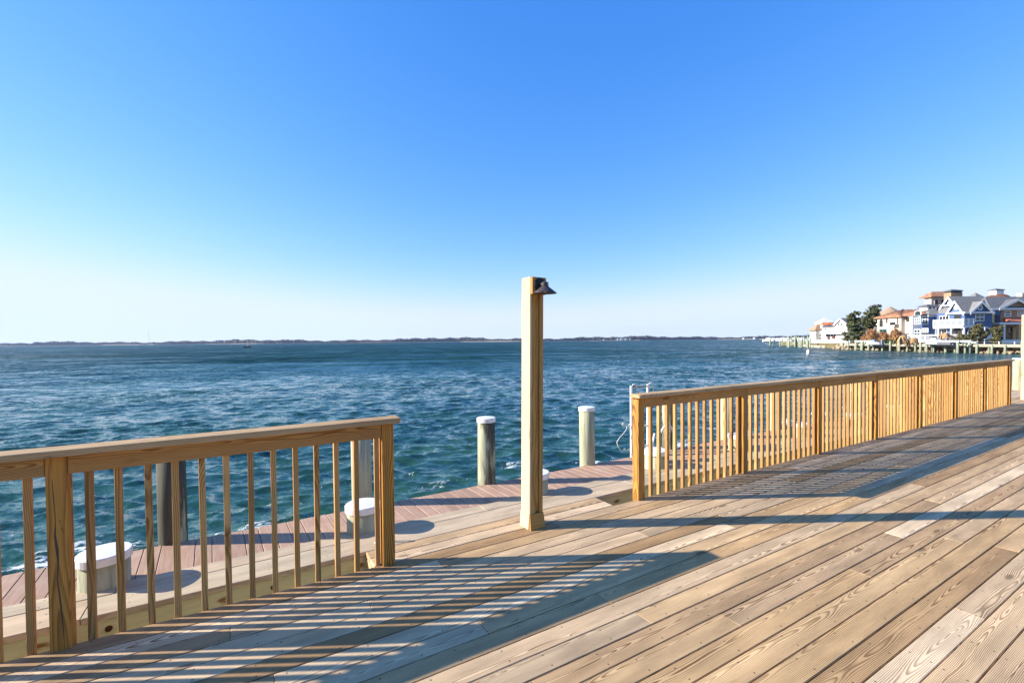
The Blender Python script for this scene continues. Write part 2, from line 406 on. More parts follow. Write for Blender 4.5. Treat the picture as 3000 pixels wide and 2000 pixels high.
def add_box(bm, x0, x1, y0, y1, z0, z1):
    vs = [bm.verts.new(v) for v in ((x0, y0, z0), (x1, y0, z0), (x1, y1, z0), (x0, y1, z0), (x0, y0, z1), (x1, y0, z1), (x1, y1, z1), (x0, y1, z1))]
    for f in ((0, 3, 2, 1), (4, 5, 6, 7), (0, 1, 5, 4), (1, 2, 6, 5), (2, 3, 7, 6), (3, 0, 4, 7)):
        bm.faces.new([vs[i] for i in f])
    return vs
def bm_obj(name, bm, mat, parent=None, world=None, smooth=False):
    bmesh.ops.recalc_face_normals(bm, faces=bm.faces[:])
    me = bpy.data.meshes.new(name); bm.to_mesh(me); bm.free()
    if smooth:
        for p in me.polygons: p.use_smooth = True
    return mesh_obj(name, me, mat, parent, world)
def lathe(bm, prof, seg=20, wob=0.0, seed=0):
    """profile of (radius, z) turned round Z"""
    rr = random.Random(seed); off = [1 + rr.uniform(-wob, wob) for _ in range(seg)]
    rings = []
    for (r, z) in prof:
        if r < 1e-6: rings.append([bm.verts.new((0, 0, z))])
        else: rings.append([bm.verts.new((r * off[i] * math.cos(2 * math.pi * i / seg), r * off[i] * math.sin(2 * math.pi * i / seg), z)) for i in range(seg)])
    for a, b in zip(rings, rings[1:]):
        for i in range(seg):
            j = (i + 1) % seg
            q = [a[i % len(a)], a[j % len(a)], b[j % len(b)], b[i % len(b)]]
            u = []
            for v in q:
                if v not in u: u.append(v)
            if len(u) >= 3: bm.faces.new(u)
    return rings
def tube(bm, pts, r, seg=8, r_end=None):
    pts = [Vector(p) for p in pts]; rings = []
    for i, p in enumerate(pts):
        d = (pts[min(i + 1, len(pts) - 1)] - pts[max(i - 1, 0)]).normalized()
        a = d.orthogonal().normalized()
        if rings: 
            a = (prev - d * prev.dot(d)).normalized()
        prev = a
        b = d.cross(a); rad_ = r if r_end is None else r + (r_end - r) * i / (len(pts) - 1)
        rings.append([bm.verts.new(p + (a * math.cos(2 * math.pi * k / seg) + b * math.sin(2 * math.pi * k / seg)) * rad_) for k in range(seg)])
    for a, b in zip(rings, rings[1:]):
        for k in range(seg): bm.faces.new([a[k], a[(k + 1) % seg], b[(k + 1) % seg], b[k]])
    bm.faces.new(rings[0]); bm.faces.new(rings[-1])

# ------------------------------------------------------------------ water
def np_mesh(name, V, F):
    me = bpy.data.meshes.new(name)
    me.vertices.add(len(V)); me.vertices.foreach_set('co', V.astype(np.float32).ravel())
    k = F.shape[1]
    me.loops.add(F.size); me.loops.foreach_set('vertex_index', F.astype(np.int32).ravel())
    me.polygons.add(len(F)); me.polygons.foreach_set('loop_start', np.arange(0, F.size, k, dtype=np.int32))
    me.update(calc_edges=True)
    return me
def build_water():
    yaw0 = math.atan2(DH.y, DH.x)
    th = yaw0 + np.radians(np.linspace(80, -80, 1000))
    r1 = 4.0 * np.exp(np.arange(0, math.log(70 / 4.0), 0.0062))
    r2 = 70.0 * np.exp(np.arange(0.007, math.log(300 / 70.0), 0.0085))
    r3 = 300.0 * np.exp(np.arange(0.0085, math.log(2700 / 300.0), 0.03))
    r = np.concatenate([r1, r2, r3])
    dr = np.gradient(r)
    Rg, Tg = np.meshgrid(r, th, indexing='ij')
    X = Rg * np.cos(Tg); Y = Rg * np.sin(Tg)
    sp = np.maximum(dr[:, None] * np.ones_like(Tg), Rg * (th[0] - th[1]))
    Z = np.zeros_like(X); DX = np.zeros_like(X); DY = np.zeros_like(X)
    wdir = yaw0 + math.radians(180 + 14)
    g = np.random.default_rng(5)
    for lam in np.geomspace(0.20, 6.0, 84):
        a = wdir + g.normal(0, 0.55)
        k = 2 * math.pi / lam; ph = g.uniform(0, 6.28)
        amp = 0.0086 * lam ** 0.92 * (math.exp(-(lam / 1.25) ** 2) + 0.17 * math.exp(-(lam / 4.0) ** 2))
        att = np.clip((lam / sp - 2.0) / 3.0, 0, 1) / (1 + (Rg / 110.0) ** 1.5)
        arg = k * (X * math.cos(a) + Y * math.sin(a)) + ph
        s_, c_ = np.sin(arg), np.cos(arg)
        Z += amp * att * c_
        DX -= 0.8 * amp * att * math.cos(a) * s_; DY -= 0.8 * amp * att * math.sin(a) * s_
    V = np.stack([X + DX, Y + DY, Z + ZW], -1).reshape(-1, 3)
    n, mth = X.shape
    i = np.arange(n - 1)[:, None] * mth + np.arange(mth - 1)[None, :]
    F = np.stack([i, i + mth, i + mth + 1, i + 1], -1).reshape(-1, 4)
    me = np_mesh('water', V, F)
    me.polygons.foreach_set('use_smooth', np.ones(len(F), dtype=bool))
    n = NT('bay_water')
    P = n.pos()
    x, y, z = n.sep(P)
    # axes across and along the crests
    ca, sa = math.cos(wdir), math.sin(wdir)
    al = n.m('ADD', n.m('MULTIPLY', x, ca), n.m('MULTIPLY', y, sa))
    cr = n.m('SUBTRACT', n.m('MULTIPLY', y, ca), n.m('MULTIPLY', x, sa))
    def slope(scale, stretch, seed, detail=2.0):
        q = n.t.nodes.new('ShaderNodeTexNoise'); n.put(q.inputs['Vector'], n.vec(al, n.m('MULTIPLY', cr, stretch), seed))
        q.inputs['Scale'].default_value = scale; q.inputs['Detail'].default_value = detail; q.inputs['Roughness'].default_value = 0.6
        q.inputs['Distortion'].default_value = 0.4
        e = n.t.nodes.new('ShaderNodeSeparateColor'); n.put(e.inputs[0], q.outputs['Color'])
        return n.m('SUBTRACT', e.outputs[0], 0.5), n.m('SUBTRACT', e.outputs[1], 0.5)
    gust = n.noise(n.vec(al, n.m('MULTIPLY', cr, 0.5), 9.0), 0.035, 3.0, 0.6)
    gs = n.mr(gust, 0.3, 0.7, 0.75, 1.15)
    sa_, sc_ = None, None
    for sc, st, sd_, wa in ((0.16, 0.35, 0.0, 0.25), (0.5, 0.4, 3.1, 0.45), (1.6, 0.5, 5.7, 0.80), (5.5, 0.55, 8.2, 1.05), (19.0, 0.6, 11.4, 0.8)):
        a_, b_ = slope(sc, st, sd_)
        a_ = n.m('MULTIPLY', a_, wa); b_ = n.m('MULTIPLY', b_, wa * 0.75)
        sa_ = a_ if sa_ is None else n.m('ADD', sa_, a_); sc_ = b_ if sc_ is None else n.m('ADD', sc_, b_)
    dist_ = n.m('SQRT', n.m('ADD', n.m('MULTIPLY', x, x), n.m('MULTIPLY', y, y)))
    streak = n.noise(n.vec(al, n.m('MULTIPLY', cr, 0.22), 21.0), 0.13, 4.0, 0.65)
    gs = n.m('MULTIPLY', gs, n.mr(streak, 0.36, 0.64, 0.55, 1.45))
    gs = n.m('MULTIPLY', gs, n.mr(dist_, 20.0, 110.0, 1.0, 3.2))
    far_ = n.mr(dist_, 10.0, 70.0, 0.0, 0.88)
    sa_ = n.m('ADD', n.m('MULTIPLY', n.m('ABSOLUTE', sa_), far_), n.m('MULTIPLY', sa_, n.m('SUBTRACT', 1.0, far_)))
    ch1 = n.noise(n.vec(n.m('MULTIPLY', al, 0.05), n.m('MULTIPLY', cr, 0.42), 31.0), 1.0, 3.0, 0.6)
    ch2 = n.noise(n.vec(n.m('MULTIPLY', al, 0.010), n.m('MULTIPLY', cr, 0.13), 37.0), 1.0, 3.0, 0.6)
    chop = n.m('ADD', n.mr(ch1, 0.3, 0.7, 0.1, 0.85, False), n.mr(ch2, 0.3, 0.7, 0.1, 0.85, False))
    sa_ = n.m('ADD', sa_, n.m('MULTIPLY', n.m('MULTIPLY', n.mr(dist_, 5.0, 45.0, 0.0, 1.0), chop), 0.074))
    sa_ = n.m('MULTIPLY', sa_, gs); sc_ = n.m('MULTIPLY', sc_, gs)
    geo = n.t.nodes.new('ShaderNodeNewGeometry')
    nx_, ny_, nz_ = n.sep(geo.outputs['Normal'])
    tx = n.m('ADD', nx_, n.m('SUBTRACT', n.m('MULTIPLY', sa_, ca), n.m('MULTIPLY', sc_, sa)))
    ty = n.m('ADD', ny_, n.m('ADD', n.m('MULTIPLY', sa_, sa), n.m('MULTIPLY', sc_, ca)))
    nv = n.t.nodes.new('ShaderNodeVectorMath'); nv.operation = 'NORMALIZE'; n.put(nv.inputs[0], n.vec(tx, ty, nz_))
    n.t.links.new(nv.outputs[0], n.bsdf.inputs['Normal'])
    patch = n.noise(n.vec(al, n.m('MULTIPLY', cr, 0.4), 2.0), 0.35, 4.0, 0.6)
    col = n.mix(n.mr(patch, 0.35, 0.65), (0.010, 0.046, 0.043), (0.018, 0.062, 0.041))
    # foam: lapping patches off the dock, and thin whitecaps on the crests
    f1 = n.noise(n.vec(n.m('MULTIPLY', x, 0.8), n.m('MULTIPLY', y, 1.3), 0.0), 1.0, 2.0, 0.5)
    f2 = n.noise(n.vec(x, n.m('MULTIPLY', y, 1.6), 4.0), 7.0, 5.0, 0.72, 1.2)
    band = n.m('MULTIPLY', n.mr(y, 5.6, 7.4, 0.0, 1.0), n.mr(y, 8.3, 9.6, 1.0, 0.0))
    fm = n.mr(n.m('ADD', n.m('ADD', n.m('MULTIPLY', f1, 0.75), n.m('MULTIPLY', f2, 0.55)), n.m('MULTIPLY_ADD', band, 0.25, -0.25)), 0.735, 0.80)
    c1 = n.noise(n.vec(al, n.m('MULTIPLY', cr, 0.22), 1.0), 0.62, 4.0, 0.62)
    hi = n.mr(z, ZW + 0.035, ZW + 0.075)
    wc = n.m('MULTIPLY', n.mr(n.m('ADD', c1, n.m('MULTIPLY_ADD', f2, 0.28, -0.14)), 0.665, 0.72), n.m('ADD', n.m('MULTIPLY', hi, 0.55), 0.16))
    foam = n.m('MAXIMUM', n.m('MULTIPLY', fm, 0.8), wc, clamp=True)
    col = n.mix(foam, col, (0.72, 0.74, 0.72))
    mat = n.fin(col, n.mr(foam, 0.0, 1.0, 0.06, 0.8), 0.5)
    n.bsdf.inputs['IOR'].default_value = 1.333
    o = mesh_obj('water', me, mat)
    tag(o, 'choppy blue green bay water', None, None, 'structure')
build_water()

# ------------------------------------------------------------------ deck
ground = bm_obj('ground', (lambda b: (add_box(b, -12, 40, -14, 3.72, -1.6, -0.75), b)[1])(bmesh.new()), 'soil')
tag(ground, 'dark sandy ground under the deck', None, None, 'structure')
PITCH, Y0, EDGE = 0.143, 1.8863, 3.4555
bm = bmesh.new()
X_A, X_B = -3.6, 26.0
for k in range(74): 
    xx = X_A + 0.1 + k * 0.406
    if xx < X_B: add_box(bm, xx, xx + 0.038, -3.4, 3.41, -0.26, -0.034)
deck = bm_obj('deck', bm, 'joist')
tag(deck, 'weathered pine plank deck in the foreground', None, None, 'structure')
cbox_rim = bmesh.new(); add_box(cbox_rim, X_A, X_B, 3.411, 3.449, -0.60, -0.034)
bm_obj('rim_board', cbox_rim, 'olive', deck)  # deck rim kept pale as an added reflector, bouncing sun onto the bulkhead fascia
JOINTS = {}   # row -> X of butt joints read off the place
def row_of(y): return round((Y0 - y) / PITCH + 0.5)
for jx, jy in ((1.1905, 2.3865), (3.786, 1.539), (2.491, 1.678), (5.067, 1.389), (3.7905, 0.963), (0.667, 2.888), (-0.101, 3.077), (1.202, 1.87), (2.444, 3.406), (4.76, 1.647), (6.6, 2.05), (3.9, 2.67), (2.0, 2.25), (1.32, 1.25), (2.75, 0.82), (5.2, 1.10)):
    JOINTS.setdefault(row_of(jy), []).append(jx)
rr = random.Random(21)
for n_ in range(-10, 25):
    ya, yb = Y0 - n_ * PITCH, Y0 - (n_ - 1) * PITCH
    yb = min(yb, EDGE)
    js = sorted(JOINTS.get(n_, []))
    cuts = [X_A]
    if js:
        x = js[0]
        while x - 4.88 > X_A + 0.4: x -= 4.88
        if x > X_A + 0.4 and x not in js: cuts.append(x)
        for j in js:
            if j not in cuts: cuts.append(j)
        x = js[-1] + 4.88
    else:
        x = X_A + rr.choice([1.2, 2.0, 2.9, 3.7, 4.5])
    while x < X_B - 0.5: cuts.append(x); x += rr.choice([3.66, 4.88, 4.88])
    cuts.append(X_B)
    for a, b in zip(cuts, cuts[1:]):
        gp = rr.uniform(0.0058, 0.0085)
        o = plank('deck_board', ((a + b) / 2, (ya + yb) / 2 + rr.uniform(-0.0006, 0.0006), -0.0165 + rr.uniform(-0.0016, 0.0012)),
                  b - a - 0.0018, yb - ya - gp, 0.033, 'deck', deck, 'x', 0.0028)
        o.matrix_basis = o.matrix_basis @ Matrix.Rotation(rr.uniform(-0.0025, 0.0025), 4, 'X')

# ------------------------------------------------------------------ bulkhead with its cap, and the step boards that fill the opening
bm = bmesh.new()
add_box(bm, -6, 26, 3.772, 3.84, -0.70, -0.042)
bulk = bm_obj('bulkhead', bm, 'olive', None, Matrix())
tag(bulk, 'olive treated timber bulkhead behind the railings', 'bulkhead')
rr = random.Random(4)
for (ya, yb, th_) in ((3.742, 4.012, 0.042), (4.017, 4.186, 0.042)):
    cuts = [-6, -2.4 + ya * 0.4, 0.62 if ya < 4 else 2.05, 3.9 if ya < 4 else 6.4, 8.6, 12.2, 15.9, 20.4, 26]
    for a, b in zip(cuts, cuts[1:]):
        plank('cap_board', ((a + b) / 2, (ya + yb) / 2, -0.021 + rr.uniform(-0.001, 0.001)), b - a - 0.003, yb - ya, th_, 'capboard', bulk, 'x', 0.004)
for k in range(24):
    x = -1.705 + k * 0.93
    bm = bmesh.new(); lathe(bm, [(0, -0.012), (0.017, -0.012), (0.02, 0.0)], 10)
    bm_obj('bolt', bm, 'rust', bulk, Matrix.Translation((x, 3.772, -0.115)) @ Matrix.Rotation(rad(-90), 4, 'X'))
for xa, xb in ((0.815, 3.222), (16.65, 19.2)):
    step = thing('step_bridge', 'two pale boards bridging the railing opening beside the lamp post' if xa < 5 else 'two far boards bridging the opening past the railing end', 'step', ((xa + xb) / 2, 3.6, -0.3))
    for ya, yb in ((3.461, 3.599), (3.604, 3.737)):
        plank('step_board', ((xa + xb) / 2, (ya + yb) / 2, -0.019), xb - xa, yb - ya, 0.038, 'deck', step, 'x', 0.004)
    for xe in (xa + 0.019, (xa + xb) / 2, xb - 0.019):
        plank('cleat_board', (xe, 3.60, -0.10), 0.27, 0.11, 0.036, 'deck', step, 'yedge', 0.002)

# composite walkway beyond the bulkhead
bm = bmesh.new()
add_box(bm, -6, 26, 4.25, 4.33, -0.30, -0.05); add_box(bm, -6, 26, 4.74, 4.80, -0.30, -0.05)
walk = bm_obj('dock_walkway', bm, 'pile')
tag(walk, 'narrow pink composite dock walkway along the water', 'dock')
me_c = box_me(0.64, 0.1135, 0.024, 0.003)
rr = random.Random(9)
for k in range(262):
    x = -5.9 + k * 0.1187
    plank('composite_board', (x, 4.512 + rr.uniform(-0.004, 0.004), -0.036), 0.64, 0.1135, 0.024, 'composite', walk, 'y', me=me_c, rot=rad(3.2))

# ------------------------------------------------------------------ mooring piles
def make_pile(x, y, r, ztop, label, group, seed, cap_h=0.05, lean=0.0, mat='pile'):
    t = thing('mooring_pile', label, 'pile', (x, y, ZW - 1.2), group)
    ln = Matrix.Translation((x, y, 0)) @ Matrix.Rotation(lean, 4, 'Y')
    bm = bmesh.new()
    zs = np.linspace(ZW - 1.2, ztop - 0.012, 7)
    rr_ = random.Random(seed)
    lathe(bm, [(r * (1.02 - 0.01 * i + rr_.uniform(-0.01, 0.01)), float(z)) for i, z in enumerate(zs)] + [(0, float(zs[-1]))], 22, 0.025, seed)
    bm_obj('shaft', bm, mat, t, ln, True)
    bm = bmesh.new()
    rc = r * 1.02 + 0.004
    lathe(bm, [(r * 0.9, ztop - cap_h), (rc, ztop - cap_h), (rc, ztop - 0.006), (rc - 0.006, ztop), (0, ztop + 0.006)], 36)
    bm_obj('cap', bm, 'whitecap', t, ln)
    return t
G1 = 'tall mooring piles on the water side of the dock'
G2 = 'short capped piles beside the bulkhead cap'
tall = [(-0.565, 'tall pile with a black weathered side, seen through the left railing'), (1.055, 'tall pale grey pile behind the right end of the left railing'),
        (2.508, 'tall pile with dark streaked side standing left of the lamp post'), (4.085, 'tall pale green pile standing right of the lamp post'),
        (5.74, 'tall pile beside the white ladder, behind the right railing'), (7.20, 'tall pile seen through the first bay of the right railing'), (8.69, 'tall pile seen through the second bay of the right railing')]
tall += [(10.25, 'tall pile seen through the third bay of the right railing'), (11.8, 'tall pile seen through the fourth bay of the right railing')]
for i, (x, lb) in enumerate(tall):
    y = 4.90 if i != 1 else 4.97
    make_pile(x, y, 0.108, 0.765, lb, G1, 30 + i, 0.052, rad(random.uniform(-0.7, 0.7)), {0: 'darkpile', 2: 'streakpile', 4: 'streakpile'}.get(i, 'pile'))
short = [(-0.885, 'wide short pile with white cap at the left, behind the left railing'), (0.905, 'wide short pile with white cap behind the left railing end'),
         (2.78, 'short white capped pile half hidden behind the lamp post'), (4.70, 'short white capped pile in front of the white ladder'),
         (6.53, 'short white capped pile behind the second post of the right railing'), (8.28, 'short white capped pile behind the third post of the right railing'),
         (10.18, 'short white capped pile behind the fourth post of the right railing'), (12.1, 'short white capped pile behind the fifth post of the right railing'), (14.0, 'short white capped pile behind the sixth post of the right railing'), (15.9, 'short white capped pile behind the end post of the right railing')]
for i, (x, lb) in enumerate(short):
    make_pile(x, 4.235, 0.150, 0.225, lb, G2, 60 + i, 0.058)
make_pile(21.3, 4.3, 0.13, 0.99, 'stout white capped pile past the far end of the right railing', G1, 99, 0.07)

# ------------------------------------------------------------------ railings
ZC0, ZC1 = 1.080, 1.119
me_bal = box_me(1.20, 0.0345, 0.0345, 0.002)
me_post = box_me(1.34, 0.090, 0.090, 0.004)
def railing(label, posts, cap_a, cap_b, bal_lists, loc):
    t = thing('deck_railing', label, 'railing', loc)
    rr_ = random.Random(int(loc[0] * 10) + 77)
    for x in posts:
        plank('post', (x, 3.415 + 0.045, 0.409), 1.34, 0.09, 0.09, 'post', t, 'up', me=me_post)
    ext = [cap_a] + list(posts) + [cap_b]
    for a, b in zip(ext, ext[1:]):
        a2 = a + (0.047 if a in posts else 0.03); b2 = b - (0.047 if b in posts else 0.03)
        if b2 - a2 > 0.25:
            plank('top_rail', ((a2 + b2) / 2, 3.4355, 1.026), b2 - a2, 0.105, 0.037, 'rail', t, 'edge', 0.003)
    # cap rail: long lengths with eased corners
    L = cap_b - cap_a; nseg = max(1, round(L / 4.88)); step_ = L / nseg
    for k in range(nseg):
        a, b = cap_a + k * step_, cap_a + (k + 1) * step_
        bm = bmesh.new(); bmesh.ops.create_cube(bm, size=1.0); bmesh.ops.scale(bm, vec=(b - a - 0.002, 0.152, ZC1 - ZC0), verts=bm.verts)
        ends = []
        if k == nseg - 1: ends.append(1)
        if k == 0: ends.append(-1)
        es = [e for e in bm.edges if abs(e.verts[0].co.x - e.verts[1].co.x) < 1e-5 and abs(e.verts[0].co.y - e.verts[1].co.y) < 1e-5 and (1 if e.verts[0].co.x > 0 else -1) in ends]
        if es: bmesh.ops.bevel(bm, geom=es, offset=0.022, segments=4, affect='EDGES', profile=0.5)
        bmesh.ops.bevel(bm, geom=[e for e in bm.edges if len(e.link_faces) == 2 and e.calc_face_angle(0) > 1.0], offset=0.006, segments=2, affect='EDGES', profile=0.5)
        bm_obj('cap_rail', bm, 'caprail', t, Matrix.Translation(((a + b) / 2, 3.436, (ZC0 + ZC1) / 2)))
    for x in bal_lists:
        o = plank('baluster', (x + rr_.uniform(-0.003, 0.003), 3.4755 + rr_.uniform(-0.002, 0.002), 0.47), 1.2, 0.0385, 0.0385, 'rail', t, 'up', me=me_bal)
        o.matrix_basis = o.matrix_basis @ Matrix.Rotation(rr_.uniform(-0.003, 0.003), 4, 'Z') @ Matrix.Rotation(rr_.uniform(-0.12, 0.12), 4, 'X')
    return t
lb_posts = [-2.79, -0.905, 0.917]
bals = [-0.785 + 0.1343 * k for k in range(12)] + [0.845]
bals += [-1.035 - 0.1343 * k for k in range(13)]
RAIL_L = railing('near wooden deck railing at the left with orange brown balusters', lb_posts, -3.4, 1.007, bals, (0.9, 3.45, 0))
bm = bmesh.new()
ck = [(0.0, 0.955, 0.001), (0.004, 0.85, 0.0022), (0.010, 0.72, 0.0016), (0.006, 0.64, 0.0045), (0.013, 0.56, 0.0065), (0.016, 0.48, 0.0030), (0.010, 0.40, 0.0022), (0.020, 0.28, 0.0035), (0.028, 0.14, 0.0022), (0.032, 0.004, 0.0010)]
vv = [(bm.verts.new((-0.922 + a - w_, 3.4144, z_)), bm.verts.new((-0.922 + a + w_, 3.4144, z_))) for a, z_, w_ in ck]
for a, b in zip(vv, vv[1:]): bm.faces.new([a[0], a[1], b[1], b[0]])
bm_obj('crack', bm, 'wetpile', RAIL_L)
rp = [3.582 + 1.8206 * k for k in range(8)]
bals = []
for k in range(7):
    a = rp[k]
    bals += [a + 0.067] + [a + 0.067 + 0.1297 * j for j in range(1, 13)] + [a + 1.8206 - 0.067]
railing('long wooden deck railing running away to the right', rp, 3.500, rp[-1] + 0.075, bals, (3.58, 3.45, 0))
# third length of railing past the far lamp post
rp3 = [19.4, 21.2, 23.0]
railing('far wooden railing beyond the second lamp post at the right edge', rp3, 19.3, 23.1, [19.53 + 0.13 * k for k in range(13)] + [21.33 + 0.13 * k for k in range(13)], (19.4, 3.45, 0))

# ------------------------------------------------------------------ lamp posts
def lamp_post(x, y, label, lean):
    t = thing('lamp_post', label, 'lamp post', (x, y, 0), 'wooden lamp posts along the deck edge')
    Ln = Matrix.Translation((x, y, 0)) @ Matrix.Rotation(lean, 4, 'Y')
    def P(name, c, L, Wd, T, orient, mat='lamppost', bev=0.004, extra=None):
        o = plank(name, c, L, Wd, T, mat, None, orient, bev)
        put(o, t, Ln @ o.matrix_basis @ (extra or Matrix())); return o
    # 6x6 post: left upright, right upright, and the wire channel cover set back between them
    P('side_board', (0.010, 0.071, 1.125), 2.27, 0.020, 0.142, 'up', 'litpost', 0.002)  # thin facing that carries the painted sunlit tone
    P('upright', (0.0415, 0.071, 1.12), 2.26, 0.041, 0.1418, 'up')
    P('upright', (0.126, 0.071, 1.12), 2.26, 0.038, 0.142, 'up')
    P('channel_cover', (0.0845, 0.078, 1.12), 2.25, 0.045, 0.118, 'up')
    # foot block flared outwards
    bm = bmesh.new()
    vs = [(-0.006, -0.034, 0.0), (0.154, -0.034, 0.0), (0.154, -0.002, 0.0), (-0.006, -0.002, 0.0), (0.0, -0.008, 0.135), (0.145, -0.008, 0.135), (0.145, -0.001, 0.135), (0.0, -0.001, 0.135)]
    v = [bm.verts.new(q) for q in vs]
    for f in ((0, 3, 2, 1), (4, 5, 6, 7), (0, 1, 5, 4), (1, 2, 6, 5), (2, 3, 7, 6), (3, 0, 4, 7)): bm.faces.new([v[i] for i in f])
    bm_obj('foot_block', bm, 'lamppost', t, Ln)
    bm = bmesh.new()
    vs = [(-0.014, -0.002, 0.0), (-0.001, -0.002, 0.0), (-0.001, 0.142, 0.0), (-0.014, 0.142, 0.0), (-0.004, -0.002, 0.135), (-0.001, -0.002, 0.135), (-0.001, 0.142, 0.135), (-0.004, 0.142, 0.135)]
    v = [bm.verts.new(q) for q in vs]
    for f in ((0, 3, 2, 1), (4, 5, 6, 7), (0, 1, 5, 4), (1, 2, 6, 5), (2, 3, 7, 6), (3, 0, 4, 7)): bm.faces.new([v[i] for i in f])
    bm_obj('foot_block', bm, 'litpost', t, Ln)  # left foot flare, in the same painted sunlit tone
    # mounting block at the head
    P('mounting_block', (0.0735, -0.020, 2.178), 0.152, 0.149, 0.038, 'up')
    # lamp: back plate, arm, vented neck and cone shade
    lp = thing('deck_lamp', ('dark bronze cone shaded lamp on the head of the near lamp post' if x < 5 else 'dark bronze cone shaded lamp on the far lamp post'), 'lamp', (x + 0.08, y - 0.05, 2.1))
    RX = Matrix.Rotation(rad(90), 4, 'X')
    base = Ln @ Matrix.Translation((0.078, -0.0395, 2.185))
    bm = bmesh.new(); lathe(bm, [(0, 0), (0.062, 0.0), (0.062, 0.010), (0.056, 0.014), (0, 0.014)], 32)
    bm_obj('back_plate', bm, 'black', lp, base @ RX, True)
    bm = bmesh.new(); tube(bm, [(0, 0, 0), (-0.005, -0.04, 0.002), (-0.011, -0.08, 0.0)], 0.011, 10)
    bm_obj('arm', bm, 'bronze', lp, base, True)
    hub = base @ Matrix.Translation((-0.012, -0.098, 0.0))
    bm = bmesh.new()
    lathe(bm, [(0.0, 0.022), (0.012, 0.021), (0.034, 0.006), (0.034, 0.002), (0.0, 0.002)], 28)
    lathe(bm, [(0.0, -0.009), (0.034, -0.009), (0.034, -0.014), (0.0, -0.014)], 28)
    lathe(bm, [(0.0, 0.004), (0.023, 0.004), (0.023, -0.032), (0.0, -0.032)], 20)
    bm_obj('vent_cap', bm, 'bronze', lp, hub)
    bm = bmesh.new()
    lathe(bm, [(0.029, -0.018), (0.033, -0.026), (0.102, -0.080), (0.104, -0.083), (0.101, -0.083), (0.030, -0.030), (0.029, -0.018)], 40)
    bm_obj('shade', bm, 'bronze', lp, hub, True)
    bm = bmesh.new(); lathe(bm, [(0, -0.03), (0.018, -0.03), (0.022, -0.055), (0.012, -0.072), (0, -0.076)], 16)
    bm_obj('bulb', bm, 'bulb', lp, hub, True)
lamp_post(2.170, 3.408, 'tall wooden lamp post standing alone in the railing opening', rad(0.75))
lamp_post(17.85, 3.41, 'second wooden lamp post cut off by the right picture edge', rad(0.0))

# ------------------------------------------------------------------ dock ladder, line, handle
t = thing('dock_ladder', 'white dock ladder with looped handles behind the right railing', 'ladder', (5.1, 4.86, -0.9))
for x in (4.93, 5.275):
    plank('stile', (x, 4.90, 0.05), 1.92, 0.036, 0.03, 'alu', t, 'up', 0.003)
for k in range(6):
    bm = bmesh.new(); tube(bm, [(4.93, 4.90, 0.985 - 0.3 * k), (5.275, 4.90, 0.985 - 0.3 * k)], 0.013, 8)
    bm_obj('rung', bm, 'pierwood' if k == 0 else 'alu', t)
for dx in (0.0, 0.345):
    bm = bmesh.new()
    tube(bm, [(4.945 + dx, 4.90, 0.98), (4.96 + dx, 4.895, 1.03), (4.99 + dx, 4.88, 1.035), (5.01 + dx, 4.87, 0.99), (5.015 + dx, 4.86, 0.80)], 0.007, 8)
    bm_obj('line_loop', bm, 'rope', t, None, True)
for xa in (5.20,):
    bm = bmesh.new()
    pts = [(xa, 4.72, -0.03), (xa - 0.02, 4.72, 0.16), (xa + 0.02, 4.72, 0.30)]
    tube(bm, pts, 0.017, 10); bm_obj('handle', bm, 'alu', t, None, True)
    bm = bmesh.new()
    pts = [(xa + 0.14 + 0.15 * (1 - math.cos(a)), 4.72, 0.20 + 0.19 * math.sin(a)) for a in np.linspace(0.5, 3.0, 10)] + [(xa + 0.43, 4.72, 0.1), (xa + 0.43, 4.72, -0.03)]
    tube(bm, pts, 0.017, 10); bm_obj('handle', bm, 'alu', t, None, True)
bm = bmesh.new()
ctrl = [(5.02, 4.95, 0.47), (4.96, 4.95, 0.435), (4.90, 4.95, 0.405), (4.83, 4.95, 0.41), (4.79, 4.95, 0.44), (4.81, 4.95, 0.46), (4.835, 4.95, 0.455)]
tube(bm, ctrl, 0.006, 6)
ctrl = [(4.88, 4.95, 0.41), (4.885, 4.95, 0.37), (4.84, 4.95, 0.32), (4.74, 4.95, 0.25), (4.685, 4.95, 0.19), (4.71, 4.95, 0.12), (4.765, 4.95, 0.05), (4.85, 4.95, 0.045), (5.0, 4.95, 0.03)]
tube(bm, ctrl, 0.0055, 6)
o = bm_obj('mooring_line', bm, 'rope', None, None, True)
tag(o, 'thin white line hanging loose left of the right railing', 'rope')
t = thing('grab_handle', 'small white metal handle on the cap boards behind the left railing end', 'handle', (0.95, 3.86, 0))
bm = bmesh.new()
tube(bm, [(0.928, 3.86, -0.01), (0.926, 3.86, 0.095), (0.935, 3.86, 0.12), (0.957, 3.86, 0.128), (0.978, 3.86, 0.12), (0.987, 3.86, 0.095), (0.985, 3.86, -0.01)], 0.007, 8)
bm_obj('loop', bm, 'alu', t, None, True)
for x in (0.928, 0.985):
    bm = bmesh.new(); lathe(bm, [(0, 0.0), (0.016, 0.0), (0.016, 0.006), (0, 0.006)], 12); bm_obj('foot', bm, 'alu', t, Matrix.Translation((x, 3.86, 0.0)))

